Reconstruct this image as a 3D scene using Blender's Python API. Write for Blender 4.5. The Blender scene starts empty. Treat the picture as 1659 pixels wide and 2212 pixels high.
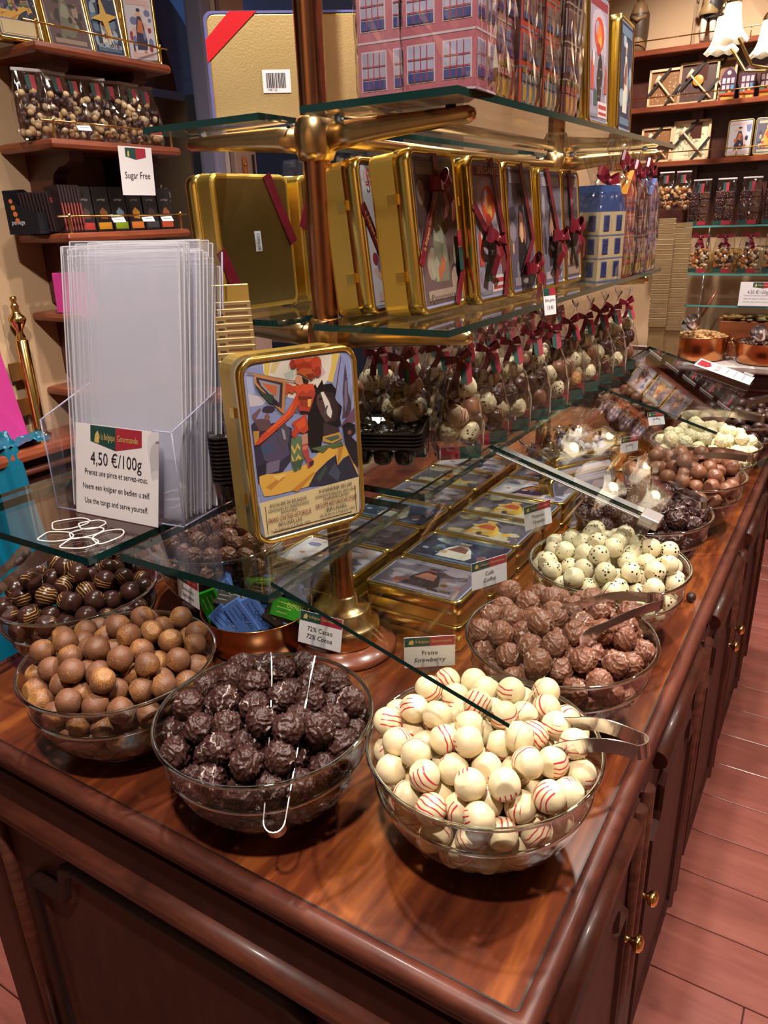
import bpy, bmesh, math, random
import numpy as np
from mathutils import Vector, Matrix, noise as mnoise
random.seed(7); RNG = np.random.default_rng(7)
PI = math.pi; R = math.radians
SC = bpy.context.scene
COL = SC.collection
T = 0.90                       # height of the counter top above the floor

# ------------------------------------------------------------------ camera
F_PX = 1620.0
YAW, PITCH, ROLL = R(-32.3), R(-21.3), R(2.05)
CAM_Z = T + 0.645
_f = Vector((math.sin(YAW)*math.cos(PITCH), math.cos(YAW)*math.cos(PITCH), math.sin(PITCH)))
_r0 = Vector((math.cos(YAW), -math.sin(YAW), 0)); _d0 = _f.cross(_r0)
_r = _r0*math.cos(ROLL) + _d0*math.sin(ROLL); _d = -_r0*math.sin(ROLL) + _d0*math.cos(ROLL)
cam_data = bpy.data.cameras.new('camera'); cam = bpy.data.objects.new('camera', cam_data); COL.objects.link(cam)
_u = -_d
cam.matrix_world = Matrix(((_r.x, _u.x, -_f.x, 0), (_r.y, _u.y, -_f.y, 0), (_r.z, _u.z, -_f.z, CAM_Z), (0, 0, 0, 1)))
cam_data.sensor_width = 36.0; cam_data.lens = F_PX/2212*36.0; cam_data.clip_start = 0.02
SC.camera = cam

# ------------------------------------------------------------------ world, lamps, exposure
SC.view_settings.view_transform = 'Standard'; SC.view_settings.look = 'None'
SC.view_settings.gamma = 1.0; SC.view_settings.use_curve_mapping = False
SC.view_settings.exposure = 0.06
SC.cycles.transparent_max_bounces = 32; SC.cycles.max_bounces = 7
SC.cycles.glossy_bounces = 4; SC.cycles.diffuse_bounces = 2; SC.cycles.transmission_bounces = 6
SC.cycles.use_adaptive_sampling = True; SC.cycles.adaptive_threshold = 0.08
SC.cycles.caustics_reflective = False; SC.cycles.caustics_refractive = False
SC.cycles.sample_clamp_indirect = 4.0
SC.cycles.use_denoising = True
wd = bpy.data.worlds.new('shop_ambience'); SC.world = wd; wd.use_nodes = True
bg = wd.node_tree.nodes['Background']; bg.inputs[0].default_value = (1.0, 0.84, 0.72, 1); bg.inputs[1].default_value = 0.13

def lamp(name, loc, target, power, size=0.05, cone=80, blend=0.7, col=(1.0, 0.895, 0.80)):
    l = bpy.data.lights.new(name, 'SPOT'); l.energy = power; l.shadow_soft_size = size
    l.spot_size = R(cone); l.spot_blend = blend; l.color = col
    o = bpy.data.objects.new(name, l); COL.objects.link(o); o.location = loc
    o.rotation_euler = (Vector(target) - Vector(loc)).to_track_quat('-Z', 'Y').to_euler()
    return o
CEIL = 3.0
LAMPS = [((0.35, 1.30, CEIL-.03), (-0.30, 0.70, T), 175), ((-0.95, 0.95, CEIL-.03), (-0.75, 0.60, T), 115),
         ((-0.30, 2.20, CEIL-.03), (-0.45, 1.55, T), 150), ((-1.10, 1.90, CEIL-.03), (-0.9, 1.5, T+.5), 70),
         ((-0.75, 3.30, CEIL-.03), (-0.75, 4.1, T+.4), 140), ((0.2, 3.3, CEIL-.03), (-0.2, 4.1, T+.3), 110),
         ((0.75, 2.2, CEIL-.03), (0.35, 2.1, 0), 60), ((-0.15, -0.10, CEIL-.03), (-0.55, 0.9, T+.5), 165),
         ((0.9, 0.6, CEIL-.03), (1.6, 0.3, 1.2), 90), ((-0.6, -0.9, CEIL-.03), (-0.7, -1.7, 1.3), 90)]  # last two are unseen lamps added so the gold reflects lit walls
for i, (p, t, e) in enumerate(LAMPS):
    lamp('ceiling_spot', p, t, e, cone=95)

# ------------------------------------------------------------------ helpers
def link(o): COL.objects.link(o); return o
def tag(o, label=None, cat=None, group=None, kind=None):
    if label: o['label'] = label
    if cat: o['category'] = cat
    if group: o['group'] = group
    if kind: o['kind'] = kind
    return o
def thing(name, label, cat, loc=(0, 0, 0), rot=(0, 0, 0), group=None):
    o = link(bpy.data.objects.new(name, None)); o.empty_display_size = .02
    o.location = loc; o.rotation_euler = rot
    return tag(o, label, cat, group)
def place(name, mesh, parent=None, loc=(0, 0, 0), rot=(0, 0, 0), scale=None):
    o = link(bpy.data.objects.new(name, mesh)); o.parent = parent
    o.location = loc; o.rotation_euler = rot
    if scale: o.scale = scale if hasattr(scale, '__len__') else (scale,)*3
    return o
KIDS = {}
def copy_tree(o, parent=None):
    c = o.copy(); link(c); c.parent = parent
    for ch in list(o.children): copy_tree(ch, c)
    return c

def rrect(w, h, r, n=4):
    r = max(min(r, w/2-1e-5, h/2-1e-5), 1e-5); pts = []
    for cx, cy, a0 in ((w/2-r, h/2-r, 0), (-w/2+r, h/2-r, 90), (-w/2+r, -h/2+r, 180), (w/2-r, -h/2+r, 270)):
        for k in range(n+1):
            a = R(a0 + 90*k/n); pts.append((cx+r*math.cos(a), cy+r*math.sin(a)))
    return pts

class MB:
    def __init__(s): s.v = []; s.f = []; s.m = []; s.sm = []
    def add(s, vs, fs, mat=None, smooth=False):
        b = len(s.v); s.v += [tuple(v) for v in vs]
        for f in fs: s.f.append(tuple(i+b for i in f)); s.m.append(mat); s.sm.append(smooth)
        return s
    def box(s, c, d, mat=None, M=None):
        x, y, z = (k/2 for k in d)
        vs = [Vector((sx*x, sy*y, sz*z)) for sx in (-1, 1) for sy in (-1, 1) for sz in (-1, 1)]
        if M is not None: vs = [M @ v for v in vs]
        vs = [v+Vector(c) for v in vs]
        return s.add(vs, [(0, 1, 3, 2), (4, 6, 7, 5), (0, 4, 5, 1), (2, 3, 7, 6), (0, 2, 6, 4), (1, 5, 7, 3)], mat)
    def bbox(s, c, d, b=.002, mat=None):
        """box with bevelled vertical and horizontal edges (rounded rect loft along z)"""
        x, y, z = d; L = []
        for ins, zz in ((b, -z/2), (0, -z/2+b), (0, z/2-b), (b, z/2)):
            L.append([(c[0]+p[0], c[1]+p[1], c[2]+zz) for p in rrect(x-2*ins, y-2*ins, b*1.2, 2)])
        return s.loft(L, mat, cap=True)
    def loft(s, loops, mat=None, cap=True, smooth=False, closed=True):
        n = len(loops[0]); vs = [p for l in loops for p in l]; fs = []
        for k in range(len(loops)-1):
            for i in range(n if closed else n-1):
                j = (i+1) % n; a = k*n
                fs.append((a+i, a+j, a+n+j, a+n+i))
        b = len(s.v); s.add(vs, fs, mat, smooth)
        if cap:
            s.f.append(tuple(b+i for i in reversed(range(n)))); s.m.append(mat); s.sm.append(False)
            s.f.append(tuple(b+(len(loops)-1)*n+i for i in range(n))); s.m.append(mat); s.sm.append(False)
        return s
    def lathe(s, prof, n=32, mat=None, c=(0, 0, 0), smooth=True, cap=False):
        L = [[(c[0]+r*math.cos(2*PI*k/n), c[1]+r*math.sin(2*PI*k/n), c[2]+z) for k in range(n)] for r, z in prof]
        return s.loft(L, mat, cap=cap, smooth=smooth)
    def tube(s, path, r, n=8, mat=None, cap=True, flat=None, up=None, wide=None):
        """round (or flat, half-width x half-thickness) tube along a path; r a number or one per point"""
        P = [Vector(p) for p in path]; L = []; prev = None
        for i, p in enumerate(P):
            t = (P[min(i+1, len(P)-1)] - P[max(i-1, 0)]).normalized()
            if up is not None: a = Vector(up)
            else: a = prev if prev is not None else (Vector((0, 0, 1)) if abs(t.z) < .9 else Vector((1, 0, 0)))
            side = t.cross(a); 
            if side.length < 1e-6: side = t.orthogonal()
            side.normalize()
            if wide is not None: side = Vector(wide).normalized()
            a2 = side.cross(t).normalized(); prev = a2
            rr = r[i] if hasattr(r, '__len__') else r
            if flat is not None:
                w, th = (rr, flat)
                L.append([p+side*w+a2*th, p-side*w+a2*th, p-side*w-a2*th, p+side*w-a2*th])
            else:
                L.append([p+side*rr*math.cos(2*PI*k/n)+a2*rr*math.sin(2*PI*k/n) for k in range(n)])
        return s.loft(L, mat, cap=cap, smooth=flat is None)
    def sphere(s, c, r, mat=None, nu=10, nv=7, sc=(1, 1, 1)):
        vs = [(c[0], c[1], c[2]-r*sc[2])]; fs = []
        for j in range(1, nv):
            a = -PI/2+PI*j/nv
            for i in range(nu):
                b = 2*PI*i/nu; vs.append((c[0]+r*sc[0]*math.cos(a)*math.cos(b), c[1]+r*sc[1]*math.cos(a)*math.sin(b), c[2]+r*sc[2]*math.sin(a)))
        vs.append((c[0], c[1], c[2]+r*sc[2])); top = len(vs)-1
        for i in range(nu):
            j = (i+1) % nu; fs.append((0, 1+j, 1+i)); fs.append((top, 1+(nv-2)*nu+i, 1+(nv-2)*nu+j))
            for k in range(nv-2):
                a = 1+k*nu; fs.append((a+i, a+j, a+nu+j, a+nu+i))
        return s.add(vs, fs, mat, True)
    def poly(s, pts, mat=None):
        s.add(pts, [tuple(range(len(pts)))], mat); return s
    def mesh(s, name='mesh', default=None):
        me = bpy.data.meshes.new(name); me.from_pydata(s.v, [], s.f)
        mats = []
        for m in s.m:
            m = m or default
            if m is not None and m not in mats: mats.append(m)
        for m in mats: me.materials.append(MAT(m))
        if mats: me.polygons.foreach_set('material_index', [mats.index(m or default) for m in s.m])
        me.polygons.foreach_set('use_smooth', s.sm); me.update()
        return me
    def build(s, name, mat=None, parent=None, loc=(0, 0, 0), rot=(0, 0, 0), scale=None):
        return place(name, s.mesh(name, mat), parent, loc, rot, scale)

# ------------------------------------------------------------------ materials (all procedural)
_M = {}
def MAT(k):
    if k not in _M: _M[k] = MAKE[k]() if k in MAKE else flat_print(k)
    return _M[k]
def new_mat(name):
    m = bpy.data.materials.new(name); m.use_nodes = True; nt = m.node_tree; nt.nodes.clear()
    return m, nt
class NT:
    def __init__(s, nt): s.nt = nt
    def n(s, t, **kw):
        o = s.nt.nodes.new(t)
        for k, v in kw.items():
            if k.startswith('i_'):
                key = k[2:]; key = int(key) if key.isdigit() else key.replace('_', ' ')
                o.inputs[key].default_value = v
            else: setattr(o, k, v)
        return o
    def l(s, a, b): s.nt.links.new(a, b)
    def ramp(s, src, stops):
        r = s.n('ShaderNodeValToRGB'); e = r.color_ramp.elements
        while len(e) < len(stops): e.new(.5)
        for q, (p, c) in zip(e, stops): q.position = p; q.color = (*c, 1) if len(c) == 3 else c
        s.l(src, r.inputs[0]); return r.outputs[0]
    def math(s, op, a, b=None, clamp=False):
        m = s.n('ShaderNodeMath', operation=op); m.use_clamp = clamp
        for i, x in enumerate((a, b)):
            if x is None: continue
            if isinstance(x, (int, float)): m.inputs[i].default_value = x
            else: s.l(x, m.inputs[i])
        return m.outputs[0]
    def mixc(s, f, a, b):
        m = s.n('ShaderNodeMix', data_type='RGBA')
        for i, x in ((0, f), (6, a), (7, b)):
            if isinstance(x, (int, float)): m.inputs[i].default_value = x
            elif isinstance(x, tuple): m.inputs[i].default_value = (*x, 1) if len(x) == 3 else x
            else: s.l(x, m.inputs[i])
        return m.outputs[2]
def bsdf(name, col=(.5, .5, .5), rough=.5, metal=0, coat=0, spec=.5, noise=None, bump=None, coords='Object', sheen=0, sss=0):
    """principled; noise=(scale vec, detail, amount) shades the colour, bump=(scale, strength)"""
    m, nt = new_mat(name); N = NT(nt); out = N.n('ShaderNodeOutputMaterial'); p = N.n('ShaderNodeBsdfPrincipled')
    N.l(p.outputs[0], out.inputs[0])
    p.inputs['Base Color'].default_value = (*col, 1); p.inputs['Roughness'].default_value = rough
    p.inputs['Metallic'].default_value = metal; p.inputs['Coat Weight'].default_value = coat; p.inputs['Coat Roughness'].default_value = .12
    p.inputs['Specular IOR Level'].default_value = spec
    tc = N.n('ShaderNodeTexCoord')
    if noise:
        sc, amt, c2 = noise; mp = N.n('ShaderNodeMapping'); mp.inputs['Scale'].default_value = sc if hasattr(sc, '__len__') else (sc,)*3
        N.l(tc.outputs[coords], mp.inputs[0]); nz = N.n('ShaderNodeTexNoise'); nz.inputs['Scale'].default_value = 1; nz.inputs['Detail'].default_value = 5
        N.l(mp.outputs[0], nz.inputs['Vector'])
        N.l(N.ramp(nz.outputs['Fac'], [(.5-amt, col), (.5+amt, c2)]), p.inputs['Base Color'])
    if bump:
        nz = N.n('ShaderNodeTexNoise'); nz.inputs['Scale'].default_value = bump[0]; nz.inputs['Detail'].default_value = 4
        N.l(tc.outputs[coords], nz.inputs['Vector']); b = N.n('ShaderNodeBump'); b.inputs['Strength'].default_value = bump[1]; b.inputs['Distance'].default_value = bump[2] if len(bump) > 2 else .002
        N.l(nz.outputs['Fac'], b.inputs['Height']); N.l(b.outputs[0], p.inputs['Normal'])
    return m
def flat_print(k):
    """a key such as '#a03020' is printed ink of that sRGB colour; a trailing m means gold leaf, g glossy"""
    h = k.lstrip('#'); c = tuple(((int(h[i:i+2], 16)/255+.055)/1.055)**2.4 if int(h[i:i+2], 16) > 10 else int(h[i:i+2], 16)/255/12.92 for i in (0, 2, 4))
    return bsdf('print_'+h, c, .28 if k.endswith('m') else .15 if k.endswith('g') else .45, 1 if k.endswith('m') else 0)
def thin_glass(name, tint=(.93, .97, .96), ior=1.45, rough=0.0, gain=1.0, base=0.0, wrinkle=None, gcol=(1, 1, 1)):
    """clear sheet: lets light straight through, mirrors by Fresnel"""
    m, nt = new_mat(name); N = NT(nt); out = N.n('ShaderNodeOutputMaterial')
    tr = N.n('ShaderNodeBsdfTransparent'); tr.inputs[0].default_value = (*tint, 1)
    gl = N.n('ShaderNodeBsdfGlossy'); gl.inputs['Roughness'].default_value = rough; gl.inputs[0].default_value = (*gcol, 1)
    fr = N.n('ShaderNodeLayerWeight'); fr.inputs[0].default_value = .5; f0 = ((ior-1)/(ior+1))**2
    fac = N.math('ADD', N.math('MULTIPLY', N.math('ADD', N.math('MULTIPLY', N.math('POWER', fr.outputs['Facing'], 5.0), 1-f0), f0), gain), base, clamp=True)
    if wrinkle:
        tc = N.n('ShaderNodeTexCoord'); v = N.n('ShaderNodeTexVoronoi', feature='DISTANCE_TO_EDGE') if wrinkle[2] else N.n('ShaderNodeTexNoise')
        v.inputs['Scale'].default_value = wrinkle[0]
        mp = N.n('ShaderNodeMapping'); mp.inputs['Scale'].default_value = (1, 1, .45); N.l(tc.outputs['Object'], mp.inputs[0]); N.l(mp.outputs[0], v.inputs['Vector'])
        b = N.n('ShaderNodeBump'); b.inputs['Strength'].default_value = wrinkle[1]; b.inputs['Distance'].default_value = .006
        N.l(v.outputs[0], b.inputs['Height']); N.l(b.outputs[0], gl.inputs['Normal']); N.l(b.outputs[0], fr.inputs['Normal'])
    mx = N.n('ShaderNodeMixShader'); N.l(fac, mx.inputs[0]); N.l(tr.outputs[0], mx.inputs[1]); N.l(gl.outputs[0], mx.inputs[2]); N.l(mx.outputs[0], out.inputs[0])
    return m
def wood(name, c1, c2, c3, scale, rough=.28, coat=.5, coords='Object', spec=.5):
    m, nt = new_mat(name); N = NT(nt); out = N.n('ShaderNodeOutputMaterial'); p = N.n('ShaderNodeBsdfPrincipled'); N.l(p.outputs[0], out.inputs[0])
    tc = N.n('ShaderNodeTexCoord'); mp = N.n('ShaderNodeMapping'); mp.inputs['Scale'].default_value = scale; N.l(tc.outputs[coords], mp.inputs[0])
    a = N.n('ShaderNodeTexNoise'); a.inputs['Scale'].default_value = 1; a.inputs['Detail'].default_value = 6; a.inputs['Roughness'].default_value = .62; a.inputs['Distortion'].default_value = .6; N.l(mp.outputs[0], a.inputs['Vector'])
    mp2 = N.n('ShaderNodeMapping'); mp2.inputs['Scale'].default_value = tuple(k*7 for k in scale); N.l(tc.outputs[coords], mp2.inputs[0])
    b = N.n('ShaderNodeTexNoise'); b.inputs['Scale'].default_value = 1; b.inputs['Detail'].default_value = 3; N.l(mp2.outputs[0], b.inputs['Vector'])
    f = N.math('ADD', N.math('MULTIPLY', a.outputs['Fac'], .72), N.math('MULTIPLY', b.outputs['Fac'], .28))
    N.l(N.ramp(f, [(.34, c1), (.5, c2), (.66, c3)]), p.inputs['Base Color'])
    p.inputs['Roughness'].default_value = rough; p.inputs['Coat Weight'].default_value = coat; p.inputs['Coat Roughness'].default_value = .15; p.inputs['Specular IOR Level'].default_value = spec
    return m
def choc(name, col, rough=.38, kind=None, c2=None, freq=520.):
    """chocolate shell; kind adds stripes / crumbs / chips / drizzle in the piece's own coordinates"""
    m, nt = new_mat(name); N = NT(nt); out = N.n('ShaderNodeOutputMaterial'); p = N.n('ShaderNodeBsdfPrincipled'); N.l(p.outputs[0], out.inputs[0])
    p.inputs['Roughness'].default_value = rough; p.inputs['Specular IOR Level'].default_value = .45
    tc = N.n('ShaderNodeTexCoord'); oi = N.n('ShaderNodeObjectInfo'); P = tc.outputs['Object']
    nz = N.n('ShaderNodeTexNoise'); nz.inputs['Scale'].default_value = 90; nz.inputs['Detail'].default_value = 3; N.l(P, nz.inputs['Vector'])
    base = N.mixc(nz.outputs['Fac'], tuple(k*.82 for k in col), tuple(min(1, k*1.15) for k in col))
    base = N.mixc(N.math('MULTIPLY', oi.outputs['Random'], .35), base, tuple(k*.7 for k in col))
    sp = N.n('ShaderNodeSeparateXYZ'); N.l(P, sp.inputs[0]); bh = None
    if kind in ('stripe', 'drizzle'):
        wob = N.n('ShaderNodeTexNoise'); wob.inputs['Scale'].default_value = 60 if kind == 'stripe' else 110; wob.inputs['Detail'].default_value = 1
        off = N.n('ShaderNodeVectorMath', operation='ADD'); N.l(P, off.inputs[0]); N.l(oi.outputs['Random'], off.inputs[1]); N.l(off.outputs[0], wob.inputs['Vector'])
        x = N.math('ADD', sp.outputs[0], N.math('MULTIPLY', wob.outputs['Fac'], .0065 if kind == 'stripe' else .016))
        w = N.math('SINE', N.math('ADD', N.math('MULTIPLY', x, freq), N.math('MULTIPLY', oi.outputs['Random'], 40)))
        band = N.math('GREATER_THAN', w, .66 if kind == 'stripe' else .87)
        side = N.math('GREATER_THAN', N.math('ADD', sp.outputs[1], N.math('MULTIPLY', sp.outputs[2], .4)), -.0015)
        far = N.math('LESS_THAN', N.math('ABSOLUTE', sp.outputs[0]), N.math('ADD', .0040, N.math('MULTIPLY', oi.outputs['Random'], .0085)))
        fac = N.math('MULTIPLY', N.math('MULTIPLY', band, side), far)
        if kind == 'drizzle': fac = N.math('MULTIPLY', fac, N.math('GREATER_THAN', wob.outputs['Fac'], .40))
        base = N.mixc(fac, base, c2)
    elif kind == 'crumb':
        v = N.n('ShaderNodeTexNoise'); v.inputs['Scale'].default_value = 900; v.inputs['Detail'].default_value = 2; N.l(P, v.inputs['Vector'])
        zone = N.math('ADD', N.math('MULTIPLY', sp.outputs[2], -13), N.math('MULTIPLY', nz.outputs['Fac'], .30))
        fac = N.math('GREATER_THAN', N.math('ADD', v.outputs['Fac'], zone), .775)
        base = N.mixc(fac, base, c2); bh = v.outputs['Fac']
    elif kind == 'chip':
        v = N.n('ShaderNodeTexVoronoi'); v.inputs['Scale'].default_value = 190; N.l(P, v.inputs['Vector'])
        zone = N.n('ShaderNodeTexNoise'); zone.inputs['Scale'].default_value = 70; off = N.n('ShaderNodeVectorMath', operation='ADD'); N.l(P, off.inputs[0]); N.l(oi.outputs['Random'], off.inputs[1]); N.l(off.outputs[0], zone.inputs['Vector'])
        fac = N.math('MULTIPLY', N.math('LESS_THAN', v.outputs['Distance'], .36), N.math('GREATER_THAN', zone.outputs['Fac'], .54))
        base = N.mixc(fac, base, c2)
    elif kind == 'crisp':
        v = N.n('ShaderNodeTexNoise'); v.inputs['Scale'].default_value = 420; v.inputs['Detail'].default_value = 4; N.l(P, v.inputs['Vector'])
        base = N.ramp(v.outputs['Fac'], [(.35, col), (.62, c2)]); bh = v.outputs['Fac']
    N.l(base, p.inputs['Base Color'])
    b = N.n('ShaderNodeBump'); b.inputs['Strength'].default_value = .35 if bh else .12; b.inputs['Distance'].default_value = .0015 if bh else .003
    N.l(bh or nz.outputs['Fac'], b.inputs['Height']); N.l(b.outputs[0], p.inputs['Normal'])
    return m
def emit(name, col, s):
    m, nt = new_mat(name); N = NT(nt); out = N.n('ShaderNodeOutputMaterial'); e = N.n('ShaderNodeEmission'); e.inputs[0].default_value = (*col, 1); e.inputs[1].default_value = s; N.l(e.outputs[0], out.inputs[0]); return m
def real_glass(name, col=(.95, .99, .97), rough=.0, ior=1.5):
    m, nt = new_mat(name); N = NT(nt); out = N.n('ShaderNodeOutputMaterial'); g = N.n('ShaderNodeBsdfGlass'); g.inputs[0].default_value = (*col, 1); g.inputs['Roughness'].default_value = rough; g.inputs['IOR'].default_value = ior; N.l(g.outputs[0], out.inputs[0]); return m
def milky(name, col, alpha, rough=.2):
    """stack of clear film: part see-through, part white sheen"""
    m, nt = new_mat(name); N = NT(nt); out = N.n('ShaderNodeOutputMaterial'); tr = N.n('ShaderNodeBsdfTransparent'); p = N.n('ShaderNodeBsdfPrincipled')
    p.inputs['Base Color'].default_value = (*col, 1); p.inputs['Roughness'].default_value = rough
    mx = N.n('ShaderNodeMixShader'); mx.inputs[0].default_value = alpha; N.l(tr.outputs[0], mx.inputs[1]); N.l(p.outputs[0], mx.inputs[2]); N.l(mx.outputs[0], out.inputs[0]); return m

MAKE = {
 'wood_top': lambda: wood('mahogany_top', (.040, .008, .005), (.135, .030, .010), (.40, .115, .024), (9, 1.3, 3), .24, .5),
 'wood_mould': lambda: wood('mahogany_moulding', (.045, .011, .007), (.095, .024, .014), (.15, .040, .022), (5, 5, 30), .45, .12, spec=.35),
 'wood_dark': lambda: wood('mahogany_dark', (.034, .008, .006), (.058, .014, .009), (.085, .021, .012), (6, 6, 2), .55, .05, spec=.3),
 'wood_red': lambda: wood('cherry_shelf', (.13, .030, .014), (.22, .052, .022), (.31, .080, .032), (4, 2.5, 30), .3, .4),
 'wood_bracket': lambda: wood('bracket_wood', (.045, .014, .010), (.075, .02, .014), (.11, .03, .018), (6, 6, 3), .4, .2),
 'wood_shade': lambda: wood('panel_shade_wood', (.014, .005, .004), (.022, .008, .006), (.034, .011, .008), (6, 6, 6), .55, .05, spec=.3),  # near-black colour for the shade painted around the end panel
 'inlay': lambda: bsdf('inlay_line', (.018, .006, .004), .4),
 'plank': lambda: wood('floor_plank', (.21, .060, .046), (.30, .090, .068), (.37, .125, .095), (1.2, 9, 1), .34, .25),
 'floor_gap': lambda: bsdf('floor_gap', (.05, .015, .01), .7),
 'wall': lambda: bsdf('wall_plaster', (.62, .42, .25), .85, noise=(3., .3, (.56, .36, .20)), bump=(60, .08)),
 'ceiling': lambda: bsdf('ceiling_paint', (.75, .65, .5), .9),
 'glass_bowl': lambda: thin_glass('bowl_glass', (.965, .985, .98), 1.40, .0, .9),
 'glass_rim': lambda: real_glass('bowl_rim_glass', (.90, .97, .95)),
 'glass_pane': lambda: thin_glass('shelf_glass', (.945, .972, .968), 1.5, .0, 1.0, .015),
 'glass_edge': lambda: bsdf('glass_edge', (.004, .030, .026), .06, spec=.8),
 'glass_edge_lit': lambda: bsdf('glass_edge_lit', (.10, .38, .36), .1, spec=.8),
 'acrylic': lambda: thin_glass('clear_acrylic', (.96, .965, .985), 1.45, .02, 1.0, .03),
 'acrylic_glint': lambda: milky('acrylic_glint', (.62, .62, .85), .55, .1),
 'cello': lambda: thin_glass('cellophane', (.955, .95, .955), 1.45, .10, 1.6, .075, (46, 1.0, True)),
 'cello_soft': lambda: thin_glass('cellophane_tops', (.93, .92, .94), 1.42, .12, 1.2, .14, (60, .9, True)),
 'film': lambda: milky('film_sleeves', (.84, .84, .97), .15, .12),
 'film_edge': lambda: milky('film_sleeve_edges', (.92, .90, .96), .60, .3),
 'brass': lambda: bsdf('polished_brass', (.74, .52, .25), .26, 1, noise=((40, 40, 12), .35, (.60, .39, .17)), bump=(70, .05)),
 'brass_pole': lambda: bsdf('tarnished_brass_pole', (.34, .125, .060), .24, 1, noise=((90, 90, 3), .28, (.56, .29, .15))),
 'brass_bright': lambda: bsdf('bright_brass', (.90, .62, .22), .16, 1),
 'copper': lambda: bsdf('copper_bowl', (.70, .32, .13), .25, 1, noise=((9, 9, 40), .3, (.55, .22, .08))),
 'gold': lambda: bsdf('gold_tin', (.95, .70, .17), .36, 1, noise=(14., .3, (.88, .62, .13))),
 'gold_bead': lambda: bsdf('gold_tin_bead', (.95, .72, .20), .20, 1),
 'gold_back': lambda: bsdf('gold_tin_base', (.42, .33, .14), .32, 1, noise=(8., .3, (.30, .24, .10)), bump=(300, .06)),
 'gold_dull': lambda: bsdf('brushed_gold_tin', (.66, .50, .24), .42, 1, noise=(6., .3, (.52, .38, .16)), bump=(400, .08)),
 'gold_card': lambda: bsdf('gold_card', (.80, .55, .16), .38, .8, noise=(20., .3, (.7, .45, .11))),
 'kraft_gold': lambda: bsdf('dull_gold_wrapper', (.48, .33, .16), .45, .45, noise=(30., .3, (.36, .23, .10))),
 'steel': lambda: bsdf('steel', (.72, .68, .68), .16, 1),
 'steel_brushed': lambda: bsdf('brushed_aluminium', (.50, .47, .46), .42, .9),
 'ribbon': lambda: bsdf('burgundy_ribbon', (.13, .006, .016), .30, 0, spec=.6, noise=(60., .25, (.20, .012, .028))),
 'ribbon_red': lambda: bsdf('scarlet_ribbon', (.62, .012, .02), .32),
 'card': lambda: bsdf('white_card', (.80, .76, .78), .6),
 'ink': lambda: bsdf('black_ink', (.015, .012, .015), .6),
 'goldink': lambda: bsdf('gold_ink', (.62, .44, .14), .4),
 'green': lambda: bsdf('banner_green', (.012, .060, .050), .5),
 'red': lambda: bsdf('banner_red', (.36, .022, .040), .5),
 'black_tray': lambda: bsdf('black_plastic', (.012, .008, .008), .12, spec=.7),
 'black': lambda: bsdf('matt_black', (.012, .010, .010), .5),
 'satin': lambda: bsdf('teal_satin', (.002, .095, .16), .28, sheen=0),
 'pink': lambda: bsdf('pink_paper', (.50, .035, .23), .5),
 'straw_choc': lambda: choc('white_strawberry_chocolate', (.86, .70, .43), .36, 'stripe', (.52, .035, .06), 1180.),
 'white_choc': lambda: choc('white_chocolate', (.88, .74, .47), .36, 'chip', (.02, .010, .010)),
 'white_plain': lambda: choc('white_chocolate_plain', (.86, .72, .44), .4),
 'milk_flake': lambda: choc('milk_chocolate_flaked', (.26, .105, .062), .42, 'drizzle', (.55, .38, .29), 480.),
 'milk_plain': lambda: choc('milk_chocolate', (.26, .105, .055), .36),
 'dark_flake': lambda: choc('dark_chocolate_flaked', (.058, .022, .018), .42, 'drizzle', (.42, .33, .30), 520.),
 'dark_far': lambda: choc('dark_chocolate_plain', (.055, .024, .020), .36),
 'dark_stripe': lambda: choc('dark_chocolate_striped', (.062, .022, .016), .28, 'stripe', (.60, .33, .10), 1500.),
 'specul': lambda: choc('milk_chocolate_with_crumbs', (.215, .090, .045), .42, 'crumb', (.42, .19, .055)),
 'crisp_choc': lambda: choc('crisp_coated_chocolate', (.30, .10, .03), .6, 'crisp', (.72, .40, .16)),
 'white_flake': lambda: choc('white_chocolate_flaked', (.86, .74, .46), .45),
}

# lettering: every string is turned into a mesh once, centred, cap height about 0.7 of its size
_TXT = {}
def prepare_text(strings):
    obs = []
    for s in strings:
        cu = bpy.data.curves.new('lettering', 'FONT'); cu.body = s; cu.size = 1.0; cu.align_x = 'CENTER'; cu.align_y = 'CENTER'; cu.resolution_u = 2
        o = link(bpy.data.objects.new('lettering', cu)); obs.append((s, o, cu))
    dg = bpy.context.evaluated_depsgraph_get(); dg.update()
    for s, o, cu in obs:
        me = bpy.data.meshes.new_from_object(o.evaluated_get(dg)); me.materials.clear()
        xs = [v.co.x for v in me.vertices] or [0, 1]
        _TXT[s] = (me, max(xs)-min(xs), {})
    for s, o, cu in obs: bpy.data.objects.remove(o); bpy.data.curves.remove(cu)
def text(s, parent, loc, rot, size, mat='ink', width=None, shear=0):
    me, w, cache = _TXT[s]; key = (mat, shear)
    if key not in cache:
        c = me.copy(); c.materials.append(MAT(mat))
        if shear:
            for v in c.vertices: v.co.x += v.co.y*shear
        cache[key] = c
    sx = size if width is None else width/w
    return place('lettering', cache[key], parent, loc, rot, (sx, size, 1))

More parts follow.
